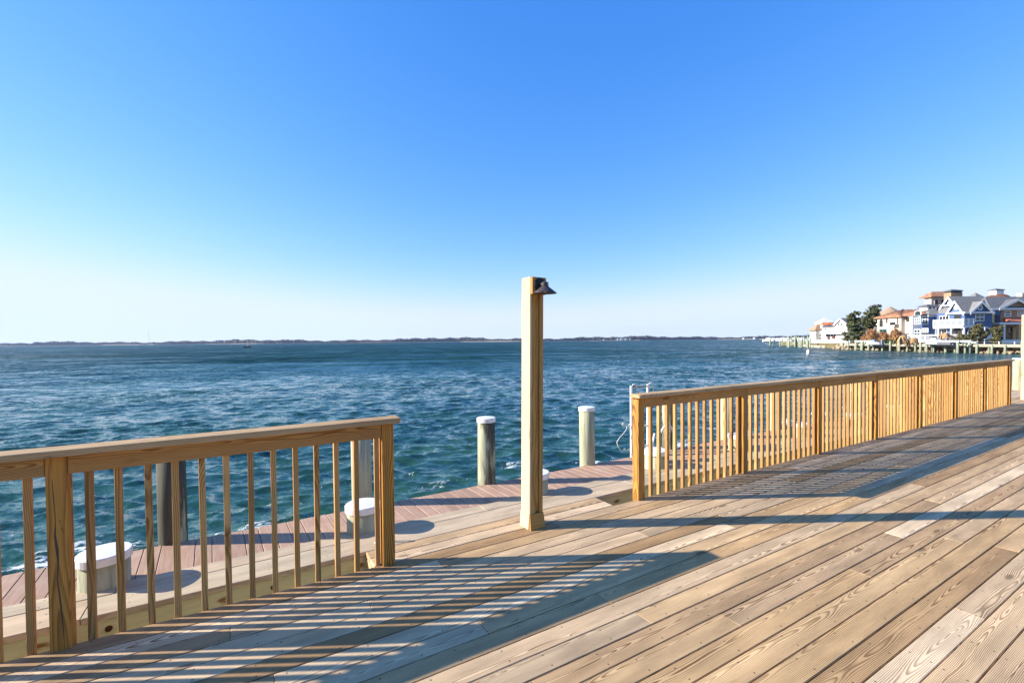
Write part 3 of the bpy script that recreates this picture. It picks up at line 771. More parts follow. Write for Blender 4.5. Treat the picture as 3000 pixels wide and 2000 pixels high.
# ------------------------------------------------------------------ far right shore: land and bulkhead
SH = 74.6
def poly_slab(name, pts, z0, z1, mat):
    bm = bmesh.new()
    a = [bm.verts.new(wd(R, D, z0)) for R, D in pts]; b = [bm.verts.new(wd(R, D, z1)) for R, D in pts]
    bm.faces.new(b); bm.faces.new(a[::-1])
    for i in range(len(pts)):
        j = (i + 1) % len(pts); bm.faces.new([a[i], a[j], b[j], b[i]])
    return bm_obj(name, bm, mat)
def cbox(name, R0, R1, D0, D1, z0, z1, mat, parent):
    bm = bmesh.new()
    add_box(bm, R0, R1, D0, D1, z0, z1)
    for v in bm.verts: v.co = wd(v.co.x, v.co.y, v.co.z)
    return bm_obj(name, bm, mat, parent)
def cmesh(name, verts, faces, mat, parent):
    bm = bmesh.new(); vs = [bm.verts.new(wd(*v)) for v in verts]
    for f in faces: bm.faces.new([vs[i] for i in f])
    return bm_obj(name, bm, mat, parent)
ZL = 0.35
land = poly_slab('far_bank', [(SH + 1.2, 50), (SH + 1.2, 103), (84.5, 124), (99, 150), (101, 172), (170, 230), (260, 170), (260, 50)], -2.0, ZL, 'lawn')
tag(land, 'grassy bank under the waterfront houses', None, None, 'structure')
pav = poly_slab('paved_strip', [(SH + 1.8, 58), (SH + 1.8, 77), (SH + 4.4, 77), (SH + 4.4, 58)], ZL - 0.2, ZL + 0.06, 'asphalt')
tag(pav, 'dark paved strip behind the far bulkhead', None, None, 'structure')
beach = poly_slab('beach', [(84.0, 119), (82.6, 123), (94.0, 148), (99, 150)], -2.0, -0.35, 'sand')
tag(beach, 'narrow strip of sand by the white house', None, None, 'structure')

# riprap stones
rip = bm_obj('riprap', (lambda b: (add_box(b, 0, 1, 0, 1, 0, 1), [setattr(v, 'co', wd(SH + 0.95 + v.co.x * 0.35, 56 + v.co.y * 50, -1.6 + v.co.z * 1.7)) for v in b.verts], b)[2])(bmesh.new()), 'stone')
tag(rip, 'tan rock revetment under the far pier', 'rocks')
stones = []
for k in range(6):
    bm = bmesh.new(); bmesh.ops.create_icosphere(bm, subdivisions=1, radius=0.5)
    for v in bm.verts: v.co *= random.uniform(0.7, 1.2)
    me = bpy.data.meshes.new('stone'); bm.to_mesh(me); bm.free(); me.materials.append(M['stone']); stones.append(me)
for k in range(230):
    D = random.uniform(58, 106); s_ = random.uniform(0.45, 1.0)
    lv = random.random()
    o = bpy.data.objects.new('stone', random.choice(stones))
    put(o, rip, Matrix.Translation(wd(SH + 0.1 + lv * 0.9, D, -1.05 + lv * 1.0)) @ Matrix.Rotation(random.uniform(0, 6), 4, random.choice('XYZ')) @ Matrix.Diagonal((s_, s_ * 0.9, s_ * 0.7, 1)))

# pier along the far bulkhead
def green_pile(parent, R, D, ztop, r=0.16, name='pile', mat='greenpile'):
    bm = bmesh.new(); lathe(bm, [(r, -1.6), (r, ztop - 0.06), (r * 0.55, ztop), (0, ztop)], 10)
    return bm_obj(name, bm, mat, parent, Matrix.Translation(wd(R, D, 0)), True)
pier = thing('pier', 'long timber pier with pale green piles along the far bulkhead', 'pier', wd(SH, 80, ZW))
for D0, D1, zt in ((56, 79, 0.50), (79.2, 102, 0.40)):
    cbox('walkway', SH - 0.9, SH + 1.1, D0, D1, zt - 0.14, zt, 'pierwood', pier)
    cbox('stringer', SH - 1.02, SH - 0.92, D0, D1, zt - 0.42, zt - 0.1, 'pierwood', pier)
cbox('walkway', SH + 1.0, 83.6, 102.4, 103.6, 0.20, 0.34, 'pierwood', pier)
rr = random.Random(15)
D = 57.0
while D < 102:
    green_pile(pier, SH - 1.15 + rr.uniform(-0.1, 0.1), D, rr.choice([0.45, 0.6, 0.85, 1.0]), rr.uniform(0.13, 0.19))
    if rr.random() < 0.5: green_pile(pier, SH - 0.6, D + 0.9, 0.42, 0.13, mat=rr.choice(['greenpile', 'wetpile']))
    D += rr.uniform(1.3, 2.3)
# tall dark handrail posts behind the dark strip
fence = thing('post_fence', 'row of thin grey posts along the dark paved strip', 'fence', wd(SH + 1.6, 68, ZL))
for k in range(9): cbox('post', SH + 1.55, SH + 1.65, 60 + k * 2.2, 60.1 + k * 2.2, ZL, ZL + 0.55, 'alu', fence)
cbox('wire', SH + 1.596, SH + 1.604, 60, 77.7, ZL + 0.5, ZL + 0.51, 'alu', fence)

# ------------------------------------------------------------------ house kit
def gable_side(parent, R0, R1, Dc, hw, zE, zP, mat_wall, mat_roof, over=0.35, roof='roof', th=0.22, trim=True):
    """gable whose triangle faces -R, ridge along R"""
    cmesh('gable', [(R0, Dc - hw, zE), (R0, Dc + hw, zE), (R0, Dc, zP), (R0 + 0.3, Dc - hw, zE), (R0 + 0.3, Dc + hw, zE), (R0 + 0.3, Dc, zP)],
          [(0, 1, 2), (3, 5, 4), (0, 2, 5, 3), (1, 4, 5, 2), (0, 3, 4, 1)], mat_wall, parent)
    k = (hw + over) / hw; zl = zP - (zP - zE) * k
    for sg in (-1, 1):
        v = [(R0 - over, Dc + sg * hw * k, zl + 0.02), (R1, Dc + sg * hw * k, zl + 0.02), (R1, Dc, zP + 0.02), (R0 - over, Dc, zP + 0.02)]
        v += [(a, b, c + th) for a, b, c in v]
        cmesh(roof, v, [(0, 1, 2, 3), (4, 7, 6, 5), (0, 4, 5, 1), (1, 5, 6, 2), (2, 6, 7, 3), (3, 7, 4, 0)], mat_roof, parent)
        if trim:
            v = [(R0 - over - 0.06, Dc + sg * hw * k, zl - 0.22), (R0 - over - 0.06, Dc, zP - 0.22), (R0 - over - 0.06, Dc, zP + th + 0.04), (R0 - over - 0.06, Dc + sg * hw * k, zl + th + 0.04)]
            v += [(a + 0.05, b, c) for a, b, c in v]
            cmesh('bargeboard', v, [(0, 1, 2, 3), (7, 6, 5, 4), (0, 4, 5, 1), (1, 5, 6, 2), (2, 6, 7, 3), (3, 7, 4, 0)], 'white', parent)
def gable_front(parent, D0, D1, Rc, hw, zE, zP, mat_wall, mat_roof, over=0.35, th=0.22, trim=True):
    """gable whose triangle faces the viewer (-D), ridge along D"""
    cmesh('gable', [(Rc - hw, D0, zE), (Rc + hw, D0, zE), (Rc, D0, zP), (Rc - hw, D0 + 0.3, zE), (Rc + hw, D0 + 0.3, zE), (Rc, D0 + 0.3, zP)],
          [(0, 1, 2), (3, 5, 4), (0, 2, 5, 3), (1, 4, 5, 2), (0, 3, 4, 1)], mat_wall, parent)
    k = (hw + over) / hw; zl = zP - (zP - zE) * k
    for sg in (-1, 1):
        v = [(Rc + sg * hw * k, D0 - over, zl + 0.02), (Rc + sg * hw * k, D1, zl + 0.02), (Rc, D1, zP + 0.02), (Rc, D0 - over, zP + 0.02)]
        v += [(a, b, c + th) for a, b, c in v]
        cmesh('roof', v, [(0, 1, 2, 3), (4, 7, 6, 5), (0, 4, 5, 1), (1, 5, 6, 2), (2, 6, 7, 3), (3, 7, 4, 0)], mat_roof, parent)
        if trim:
            v = [(Rc + sg * hw * k, D0 - over - 0.06, zl - 0.22), (Rc, D0 - over - 0.06, zP - 0.22), (Rc, D0 - over - 0.06, zP + th + 0.04), (Rc + sg * hw * k, D0 - over - 0.06, zl + th + 0.04)]
            v += [(a, b + 0.05, c) for a, b, c in v]
            cmesh('bargeboard', v, [(0, 1, 2, 3), (7, 6, 5, 4), (0, 4, 5, 1), (1, 5, 6, 2), (2, 6, 7, 3), (3, 7, 4, 0)], 'white', parent)
def hip(parent, R0, R1, D0, D1, zE, zP, mat, over=0.4, name='roof', frac=1.0):
    R0 -= over; R1 += over; D0 -= over; D1 += over
    h = min(R1 - R0, D1 - D0) / 2 * frac
    if R1 - R0 > D1 - D0: t = [(R0 + h, (D0 + D1) / 2, zP), (R1 - h, (D0 + D1) / 2, zP)]; along = True
    else: t = [((R0 + R1) / 2, D0 + h, zP), ((R0 + R1) / 2, D1 - h, zP)]; along = False
    v = [(R0, D0, zE), (R1, D0, zE), (R1, D1, zE), (R0, D1, zE), (R0, D0, zE - 0.18), (R1, D0, zE - 0.18), (R1, D1, zE - 0.18), (R0, D1, zE - 0.18)] + t
    f = [(0, 4, 5, 1), (1, 5, 6, 2), (2, 6, 7, 3), (3, 7, 4, 0), (4, 7, 6, 5)]
    if along: f += [(0, 1, 9, 8), (1, 2, 9), (2, 3, 8, 9), (3, 0, 8)]
    else: f += [(0, 1, 8), (1, 2, 9, 8), (2, 3, 9), (3, 0, 8, 9)]
    return cmesh(name, v, f, mat, parent)
def win_side(parent, R, px0, px1, py0, py1, trim='white', glass_='glass', bars=(1, 1), fr=0.12, name='window'):
    """window in a wall facing -R; the pixel box only gives its place and size"""
    D1, D0 = SD(px0, R), SD(px1, R); pm = (px0 + px1) / 2
    z1, z0 = SZ(pm, py0, R), SZ(pm, py1, R)
    w = cbox(name, R - 0.06, R + 0.05, D0, D1, z0, z1, trim, parent)
    nx, nz = bars; wx = (D1 - D0 - fr * (nx + 1)) / nx; wz = (z1 - z0 - fr * (nz + 1)) / nz
    for i in range(nx):
        for j in range(nz):
            a = D0 + fr + i * (wx + fr); b = z0 + fr + j * (wz + fr)
            cbox('pane', R - 0.075, R - 0.055, a, a + wx, b, b + wz, glass_, w)
    return w
def win_front(parent, D, px0, px1, py0, py1, trim='white', glass_='glass', bars=(1, 1), fr=0.12, name='window'):
    R0, R1 = FR(px0, D), FR(px1, D); pm = (px0 + px1) / 2
    z1, z0 = FZ(pm, py0, D), FZ(pm, py1, D)
    w = cbox(name, R0, R1, D - 0.06, D + 0.05, z0, z1, trim, parent)
    nx, nz = bars; wx = (R1 - R0 - fr * (nx + 1)) / nx; wz = (z1 - z0 - fr * (nz + 1)) / nz
    for i in range(nx):
        for j in range(nz):
            a = R0 + fr + i * (wx + fr); b = z0 + fr + j * (wz + fr)
            cbox('pane', a, a + wx, D - 0.075, D - 0.055, b, b + wz, glass_, w)
    return w
def arch_side(parent, R, px0, px1, py0, py1, mat='darkopening', trim='white', name='arch_opening', proud=0.06):
    D1, D0 = SD(px0, R), SD(px1, R); pm = (px0 + px1) / 2; z1, z0 = SZ(pm, py0, R), SZ(pm, py1, R)
    def shape(nm, e, ra, rb, mt, par):
        h = (D1 - D0) / 2 + e; rise = min(h, (z1 - z0) * 0.5); c = (D0 + D1) / 2; zs = z1 + e - rise
        prof = [(c - h, z0), (c + h, z0)] + [(c + h * math.cos(a), zs + rise * math.sin(a)) for a in np.linspace(0, math.pi, 11)]
        k = len(prof); v = [(ra, d, z) for d, z in prof] + [(rb, d, z) for d, z in prof]
        f = [tuple(range(k)), tuple(range(2 * k - 1, k - 1, -1))] + [(i, (i + 1) % k, k + (i + 1) % k, k + i) for i in range(k)]
        return cmesh(nm, v, f, mt, par)
    w = shape(name, 0.14, R - proud, R + 0.04, trim, parent)
    shape('pane', 0.0, R - proud - 0.02, R - proud + 0.01, mat, w)
def arch_front(parent, D, px0, px1, py0, py1, mat='darkopening', trim='white', name='arch_opening', flat=0.5):
    R0, R1 = FR(px0, D), FR(px1, D); pm = (px0 + px1) / 2; z1, z0 = FZ(pm, py0, D), FZ(pm, py1, D)
    def shape(nm, e, ra, rb, mt, par):
        h = (R1 - R0) / 2 + e; rise = min(h, (z1 - z0) * flat); c = (R0 + R1) / 2; zs = z1 + e - rise
        prof = [(c - h, z0), (c + h, z0)] + [(c + h * math.cos(a), zs + rise * math.sin(a)) for a in np.linspace(0, math.pi, 11)]
        k = len(prof); v = [(d, ra, z) for d, z in prof] + [(d, rb, z) for d, z in prof]
        f = [tuple(range(k)), tuple(range(2 * k - 1, k - 1, -1))] + [(i, (i + 1) % k, k + (i + 1) % k, k + i) for i in range(k)]
        return cmesh(nm, v, f, mt, par)
    w = shape(name, 0.14, D - 0.06, D + 0.04, trim, parent)
    shape('pane', 0.0, D - 0.08, D - 0.05, mat, w)
def baluster_run(parent, kind, a, b, fixed, z0, z1, n, name='balustrade'):
    """white railing: top rail, bottom rail and uprights. kind 'D' runs along D at R=fixed, 'R' along R at D=fixed"""
    bm = bmesh.new()
    def bx(u0, u1, w0, w1, q0, q1):
        if kind == 'D': add_box(bm, w0, w1, u0, u1, q0, q1)
        else: add_box(bm, u0, u1, w0, w1, q0, q1)
    bx(a, b, fixed - 0.05, fixed + 0.05, z1 - 0.09, z1); bx(a, b, fixed - 0.04, fixed + 0.04, z0, z0 + 0.09)
    for k in range(n + 1):
        u = a + (b - a) * k / n; big = k % 6 == 0
        w = 0.085 if big else 0.03
        bx(u - w, u + w, fixed - w * 0.4, fixed + w * 0.4, z0 + 0.085, z1 - 0.085 + (0.12 if big else 0))
    for v in bm.verts: v.co = wd(v.co.x, v.co.y, v.co.z)
    return bm_obj(name, bm, 'white', parent)

# ------------------------------------------------------------------ blue house
D0 = 82.0
R0 = FR(2826, D0)
H = thing('blue_house', 'blue shingled house with white gables, balconies and grey roof', 'house', wd(R0 + 4, D0 + 6, ZL))
zG = FZ(2826, 999, D0); zE = FZ(2870, 913, D0); R1 = FR(2906, D0); DB = SD(2706, R0)
cbox('wall', R0, R1, D0, DB + 3, ZL - 0.3, zE, 'blue', H)
cbox('eave_band', R0 - 0.35, R1 + 0.2, D0 - 0.35, D0 - 0.02, zE - 0.30, zE + 0.02, 'white', H)
cbox('eave_band', R0 - 0.36, R0 - 0.02, D0 - 0.02, SD(2779, R0) + 0.3, zE - 0.30, zE + 0.02, 'white', H)
gable_front(H, D0, D0 + 8, FR(2871, D0), FR(2900, D0) - FR(2871, D0), zE, FZ(2871, 886, D0), 'blue', 'greyroof')
cb = FR(2869, D0); zc = FZ(2869, 900.5, D0)
bm = bmesh.new(); lathe(bm, [(0, 0.0), (0.52, 0.0), (0.52, 0.08), (0.30, 0.08), (0.30, 0.05), (0, 0.05)], 24)
rw = bm_obj('round_window', bm, 'white', H, basis(RH, Vector((0, 0, 1)), -DH, wd(cb, D0 - 0.01, zc)))
bm = bmesh.new(); lathe(bm, [(0, 0.06), (0.30, 0.06), (0.30, 0.07), (0, 0.07)], 20)
bm_obj('pane', bm, 'glass', rw, basis(RH, Vector((0, 0, 1)), -DH, wd(cb, D0 - 0.012, zc)))
win_front(H, D0, 2856, 2882.5, 917, 941, bars=(2, 2), fr=0.14)
arch_front(H, D0, 2837, 2902, 958, 980, flat=0.55)  # flat dark pane painted for the shade inside the porch recess
cbox('knee_wall', FR(2836, D0), FR(2903, D0), D0 - 0.14, D0 - 0.05, zG + 0.25, FZ(2870, 979, D0), 'white', H)
for px in (2851, 2883, 2901): cbox('column', FR(px - 1.5, D0), FR(px + 1.5, D0), D0 - 0.2, D0 - 0.09, zG, FZ(px, 959, D0), 'white', H)
# water side, two gables
zA = SZ(2800, 884, R0)
Dc = SD(2801, R0); hwA = SD(2780, R0) - Dc
gable_side(H, R0, R0 + 4.6, Dc, hwA, zE, zA, 'blue', 'greyroof')
bm = bmesh.new(); lathe(bm, [(0, 0.0), (0.42, 0.0), (0.42, 0.07), (0.24, 0.07), (0.24, 0.04), (0, 0.04)], 20)
bm_obj('round_window', bm, 'white', H, basis(-DH, Vector((0, 0, 1)), -RH, wd(R0 - 0.01, Dc, zE + (zA - zE) * 0.45)))
RB = R0 + 2.0
DcB = SD(2782, RB); hwB = SD(2757, RB) - DcB
zBE = SZ(2757, 906, RB); zBP = SZ(2782, 872, RB)
cbox('wall', RB, RB + 8, DcB - hwB, DcB + hwB, zE - 0.5, zBE, 'blue', H)
gable_side(H, RB, RB + 5, DcB, hwB, zBE, zBP, 'blue', 'greyroof')
bm = bmesh.new(); lathe(bm, [(0, 0.0), (0.42, 0.0), (0.42, 0.07), (0.24, 0.07), (0.24, 0.04), (0, 0.04)], 20)
bm_obj('round_window', bm, 'white', H, basis(-DH, Vector((0, 0, 1)), -RH, wd(RB - 0.01, DcB, zBE + (zBP - zBE) * 0.5)))
cbox('tie_beam', RB - 0.42, RB - 0.3, DcB - hwB * 0.55, DcB + hwB * 0.55, zBE + 0.5, zBE + 0.75, 'white', H)
# big grey roof
RM0, RM1, DM0, DM1 = R0 + 9.0, R0 + 17.0, D0 + 6.9, D0 + 15
zM = FZ(2860, 857, D0 + 11)
cbox('wall', RM0, RM1, DM0, DM1, ZL - 0.2, zE - 0.05, 'blue', H)
hip(H, RM0, RM1, DM0, DM1, zE - 0.02, zM, 'greyroof', 0.3)
# porches and balcony on the water side
zb0, zb1 = SZ(2780, 956, R0), SZ(2780, 936, R0)
RBc = R0 - 1.2
DbA, DbB = D0 - 0.9, SD(2733, RBc)
cbox('balcony', RBc, R0 + 0.02, DbA, DbB, zb0 - 0.35, zb0 + 0.02, 'white', H)
baluster_run(H, 'D', DbA, DbB, RBc + 0.08, zb0 + 0.02, zb1, 30)
cbox('balcony', R0 + 0.03, FR(2854, D0), D0 - 0.9, D0 - 0.02, zb0 - 0.352, zb0 + 0.018, 'white', H)
baluster_run(H, 'R', RBc + 0.1, FR(2854, D0 - 0.9), D0 - 0.82, zb0 + 0.02, zb1, 12)
win_side(H, R0, 2795, 2816, 922, 938, 'blue', 'darkopening', (1, 1), 0.05)
win_side(H, R0, 2752, 2781, 925, 940, 'white', 'glass', (3, 1), 0.1)
arch_side(H, R0, 2790, 2820, 959, 990)
win_side(H, R0, 2727, 2743, 962, 990, 'white', 'glass', (3, 4), 0.07)
win_side(H, R0, 2750, 2775, 964, 992, 'white', 'darkopening', (3, 1), 0.12)
for px in (2748, 2785, 2823): 
    d_ = SD(px, RBc); cbox('column', RBc, RBc + 0.2, d_ - 0.1, d_ + 0.1, ZL, zb0 - 0.33, 'white', H)
# corner wing with grey roof and cupola
D3 = SD(2720.5, R0 - 1.2); R3 = R0 - 1.2
z3 = FZ(2730, 923, D3)
cbox('wall', R3, R0 + 4, D3, D3 + 3.6, ZL - 0.2, z3, 'blue', H)
cbox('eave_band', R3 - 0.35, R0 + 4, D3 - 0.35, D3 - 0.01, z3 - 0.28, z3 + 0.05, 'white', H)
cbox('eave_band', R3 - 0.36, R3 - 0.01, D3 - 0.36, D3 + 3.6, z3 - 0.28, z3 + 0.05, 'white', H)
hip(H, R3, R0 + 4.5, D3, D3 + 3.8, z3 + 0.05, FZ(2730, 903, D3 + 2), 'greyroof', 0.4)
win_side(H, R3, 2702, 2719.5, 926, 950, 'white', 'glass', (2, 3), 0.12)
win_side(H, R3, 2701, 2720, 961, 980, 'white', 'glass', (3, 3), 0.1)
Dq = D3 + 1.2
cq0, cq1 = FR(2716, Dq), FR(2744, Dq)
cup = cbox('cupola', cq0, cq1, Dq, Dq + 1.7, FZ(2730, 909, Dq), FZ(2730, 896, Dq), 'white', H)
for f in (0.2, 0.6): cbox('pane', cq0 + (cq1 - cq0) * f, cq0 + (cq1 - cq0) * (f + 0.2), Dq - 0.03, Dq - 0.01, FZ(2730, 905, Dq), FZ(2730, 899, Dq), 'glass', cup)
hip(H, cq0, cq1, Dq, Dq + 1.7, FZ(2730, 896, Dq), FZ(2730, 889, Dq), 'darkroof', 0.3, name='cupola_roof')
# white bay at the far left corner
R4 = R3 - 1.6; D4 = D3 + 1.9; z4 = z3 - 0.1
cbox('bay', R4, R3 - 0.02, D4, SD(2675, R4) + 0.2, ZL, z4, 'white', H)
win_side(H, R4, 2678, 2697, 930, 950, 'white', 'glass', (3, 2), 0.14)
win_side(H, R4, 2678, 2697, 964, 985, 'white', 'glass', (2, 2), 0.12)
arch_side(H, R4 + 0.02, 2681, 2697, 911, 922.5, 'glass', 'white', 'dormer_window')
# chimney
Dk = D0 + 8.5
c0, c1 = FR(2785, Dk), FR(2818.5, Dk)
ch = cbox('chimney', c0, c1, Dk, Dk + 1.5, ZL, FZ(2800, 856.5, Dk), 'brick', H)
cbox('chimney_cage', c0 + 0.05, c1 - 0.05, Dk + 0.05, Dk + 1.45, FZ(2800, 856.6, Dk), FZ(2800, 850.5, Dk), 'black', ch)
hip(ch, c0, c1, Dk, Dk + 1.5, FZ(2800, 850.3, Dk), FZ(2800, 846, Dk), 'darkroof', 0.08, name='chimney_cap')
# terrace with white railing
T = thing('terrace', 'white terrace with railing in front of the blue house', 'terrace', wd(R0 - 5, D0 + 4, ZL))
RT = SH + 2.4
Da, Db_ = SD(2806, RT), SD(2658, RT)
zt0, zt1 = SZ(2730, 997, RT), SZ(2730, 980, RT)
cbox('platform', RT, R0 - 1.0, Da, Db_, ZL - 0.3, zt0, 'white', T)
baluster_run(T, 'D', Da, Db_, RT + 0.08, zt0, zt1, 48)
# ------------------------------------------------------------------ tan unfinished house at the right
D5 = 85.0
H = thing('tan_house', 'unfinished tan shingled house with porch at the right edge', 'house', wd(FR(2950, D5), D5 + 4, ZL))
Ra, Rb = FR(2906, D5), FR(3080, D5)
zp = FZ(2950, 949, D5); ze = FZ(2950, 907, D5)
cbox('wall', Ra + 0.6, Rb, D5 + 0.4, D5 + 3.4, zp - 0.5, ze, 'tan', H)
cbox('corner_sheathing', Ra, Ra + 0.45, D5 + 0.1, D5 + 0.55, zp, ze, 'sheath', H)
cbox('wall', Ra + 3.0, Rb, D5 + 2.6, D5 + 3.38, ZL - 0.2, zp - 0.502, 'tan', H)
cbox('eave_band', Ra - 0.5, Rb, D5 - 0.4, D5 + 0.06, ze - 0.05, ze + 0.28, 'white', H)
gable_front(H, D5, D5 + 3.2, FR(2973, D5), FR(2973, D5) - FR(2926, D5), ze + 0.3, FZ(2973, 879, D5), 'tan', 'darkroof', 0.5)
v = [(Ra - 0.7, D5 - 0.4, ze + 0.28), (Rb, D5 - 0.4, ze + 0.28), (Rb, D5 + 2.2, FZ(2960, 869, D5 + 2.2)), (Ra + 0.9, D5 + 2.2, FZ(2960, 869, D5 + 2.2)), (Ra - 0.7, D5 + 3.6, ze + 0.28), (Rb, D5 + 3.6, ze + 0.28)]
cmesh('roof', v, [(0, 1, 2, 3), (0, 3, 4), (3, 2, 5, 4), (0, 4, 5, 1), (1, 5, 2)], 'darkroof', H)
win_front(H, D5 + 0.4, 2941, 2961, 910, 927.5, bars=(1, 2), fr=0.18)
win_front(H, D5 + 0.4, 2979, 2998, 910, 926, bars=(2, 2), fr=0.16)
win_front(H, D5 + 0.4, 2915, 2929, 914, 943, 'navy', 'navy', (1, 2), 0.12, 'door')
Rp0, Rp1 = FR(2939, D5), FR(2992, D5)
cmesh('porch_roof', [(Rp0, D5 - 1.3, FZ(2960, 943.5, D5 - 1.3)), (Rp1 + 1, D5 - 1.3, FZ(2960, 943.5, D5 - 1.3)), (Rp1 + 1, D5 + 0.38, FZ(2960, 931, D5)), (Rp0 + 0.5, D5 + 0.38, FZ(2960, 931, D5)), (Rp0, D5 - 1.3, FZ(2960, 945, D5)), (Rp1 + 1, D5 - 1.3, FZ(2960, 945, D5)), (Rp1 + 1, D5 + 0.38, FZ(2960, 945, D5)), (Rp0 + 0.5, D5 + 0.38, FZ(2960, 945, D5))],
      [(0, 1, 2, 3), (4, 7, 6, 5), (0, 4, 5, 1), (1, 5, 6, 2), (2, 6, 7, 3), (3, 7, 4, 0)], 'copper', H)
cbox('porch_beam', Ra - 0.2, Rb, D5 - 1.5, D5 + 0.2, zp - 0.12, zp + 0.28, 'white', H)
for px, mt in ((2940, 'white'), (2985, 'lumber'), (2991, 'lumber')):
    r_ = FR(px, D5 - 1.2); cbox('column', r_ - 0.2, r_ + 0.2, D5 - 1.35, D5 - 0.95, ZL + 0.5, zp - 0.1, mt, H)
cbox('porch_floor', FR(2931, D5 - 1.5), Rb, D5 - 1.7, D5 + 2.58, ZL, FZ(2960, 994.5, D5 - 1.5), 'white', H)
win_front(H, D5 + 2.6, 2955, 2968, 953, 972, bars=(1, 1))
cbox('sheathing', FR(2972, D5 + 2), FR(2990, D5 + 2), D5 + 2.3, D5 + 2.5, ZL, zp - 0.5, 'lumber', H)
hch = cbox('chimney', FR(2993, D5 + 2.4), FR(3010, D5 + 2.4), D5 + 2.4, D5 + 3.4, ze, FZ(2995, 858, D5 + 2.4), 'cream', H)
# ------------------------------------------------------------------ domed house behind
DD = 112.0
H = thing('domed_house', 'brown domed roof with white cupola rising behind the tan house', 'house', wd(FR(2920, DD), DD, ZL))
Rc = FR(2921, DD)
bm = bmesh.new(); zb = FZ(2920, 880, DD); zt = FZ(2920, 861, DD)
lathe(bm, [(2.3 * math.cos(a) + 0.2, zb + (zt - zb) * math.sin(a)) for a in np.linspace(0, 1.5, 8)] + [(0, zt)], 16)
bm_obj('dome', bm, 'brownroof', H, Matrix.Translation(wd(Rc, DD, 0)))
bm = bmesh.new(); lathe(bm, [(2.2, ZL), (2.2, zb), (0, zb)], 16); bm_obj('wall', bm, 'cream', H, Matrix.Translation(wd(Rc, DD, 0)))
cbox('cupola', FR(2906, DD), FR(2928, DD), DD - 0.9, DD + 0.9, zt - 0.4, FZ(2917, 849, DD), 'white', H)
hip(H, FR(2906, DD), FR(2928, DD), DD - 0.9, DD + 0.9, FZ(2917, 849, DD), FZ(2917, 845, DD), 'darkroof', 0.15, name='cupola_roof')
# ------------------------------------------------------------------ cream villa
RV = 80.0
H = thing('cream_villa', 'cream stucco villa with terracotta tile roofs behind dry shrubs', 'house', wd(RV + 4, SD(2620, RV), ZL))
d0, d1 = SD(2640, RV), SD(2570, RV)
zv = SZ(2600, 929, RV)
cbox('wall', RV, RV + 8, d0, d1, ZL - 0.2, zv, 'cream', H)
cbox('wall', RV - 0.7, RV + 3, d1 + 0.02, SD(2560, RV - 0.7), ZL - 0.2, SZ(2565, 957, RV), 'cream', H)
def hip_tiles(parent, R0_, R1_, D0_, D1_, zE_, zP_): 
    hip(parent, R0_, R1_, D0_, D1_, zE_, zP_, 'terracotta', 0.5)
    # rows of barrel tiles down the water-facing slope
    h = min(R1_ - R0_ + 1, D1_ - D0_ + 1) / 2
    n_ = int((D1_ - D0_ + 1) / 0.42)
    for k in range(n_):
        d = D0_ - 0.5 + 0.2 + k * 0.42
        e = min(1.0, min(d - (D0_ - 0.5), (D1_ + 0.5) - d) / h)
        if e < 0.08: continue
        pa = wd(R0_ - 0.5, d, zE_ + 0.02); pb = wd(R0_ - 0.5 + h * e, d, zE_ + 0.02 + (zP_ - zE_) * e)
        bm_ = bmesh.new(); tube(bm_, [pa, pb], 0.12, 6); bm_obj('tile_row', bm_, 'terracotta', parent, None, True)
hip_tiles(H, RV, RV + 8, d0, d1, zv, SZ(2600, 910, RV + 3))
RV2 = RV + 0.8
e0, e1 = SD(2710, RV2), SD(2638, RV2) 
zv2 = SZ(2670, 922, RV2)
cbox('wall', RV2, RV2 + 8, e0, e1, ZL - 0.2, zv2, 'cream', H)
hip_tiles(H, RV2, RV2 + 8, e0, e1, zv2, SZ(2670, 902, RV2 + 3))
arch_side(H, RV, 2577, 2587, 935, 957, 'darkopening', 'cream', 'arch_window')
win_side(H, RV, 2596, 2600, 933, 946, 'brown', 'darkopening', (1, 1), 0.05)
win_side(H, RV, 2576.5, 2598, 964, 988, 'greentrim', 'glass', (2, 1), 0.22)
win_side(H, RV2, 2626, 2637, 928, 952, 'cream', 'brown', (1, 1), 0.1, 'balcony_door') if False else None
win_side(H, RV2, 2655, 2664, 926, 942, 'brown', 'darkopening', (1, 1), 0.08)
win_side(H, RV - 0.7, 2562, 2565, 965, 983, 'brown', 'darkopening', (1, 1), 0.05)
cbox('balcony_rail', RV - 0.9, RV - 0.8, SD(2634, RV), SD(2619, RV), SZ(2626, 952, RV), SZ(2626, 944, RV), 'black', H)
cbox('balcony_slab', RV - 0.9, RV - 0.02, SD(2634, RV), SD(2619, RV), SZ(2626, 955, RV), SZ(2626, 952, RV), 'cream', H)
win_side(H, RV, 2625, 2635, 928, 951, 'cream', 'brown', (1, 1), 0.25, 'balcony_door')
# grey cone roof behind the villa
Dz = 112.0
H = thing('cone_roof_house', 'round house with pointed grey cone roof behind the cream villa', 'house', wd(FR(2607, Dz), Dz, ZL))
bm = bmesh.new(); lathe(bm, [(3.4, ZL), (3.4, FZ(2607, 930, Dz)), (0, FZ(2607, 930, Dz))], 20); bm_obj('wall', bm, 'cream', H, Matrix.Translation(wd(FR(2607, Dz), Dz, 0)))
bm = bmesh.new(); lathe(bm, [(3.8, FZ(2607, 932, Dz)), (3.8, FZ(2607, 930, Dz)), (0, FZ(2607, 897, Dz))], 20); bm_obj('roof', bm, 'tanroof', H, Matrix.Translation(wd(FR(2607, Dz), Dz, 0)))
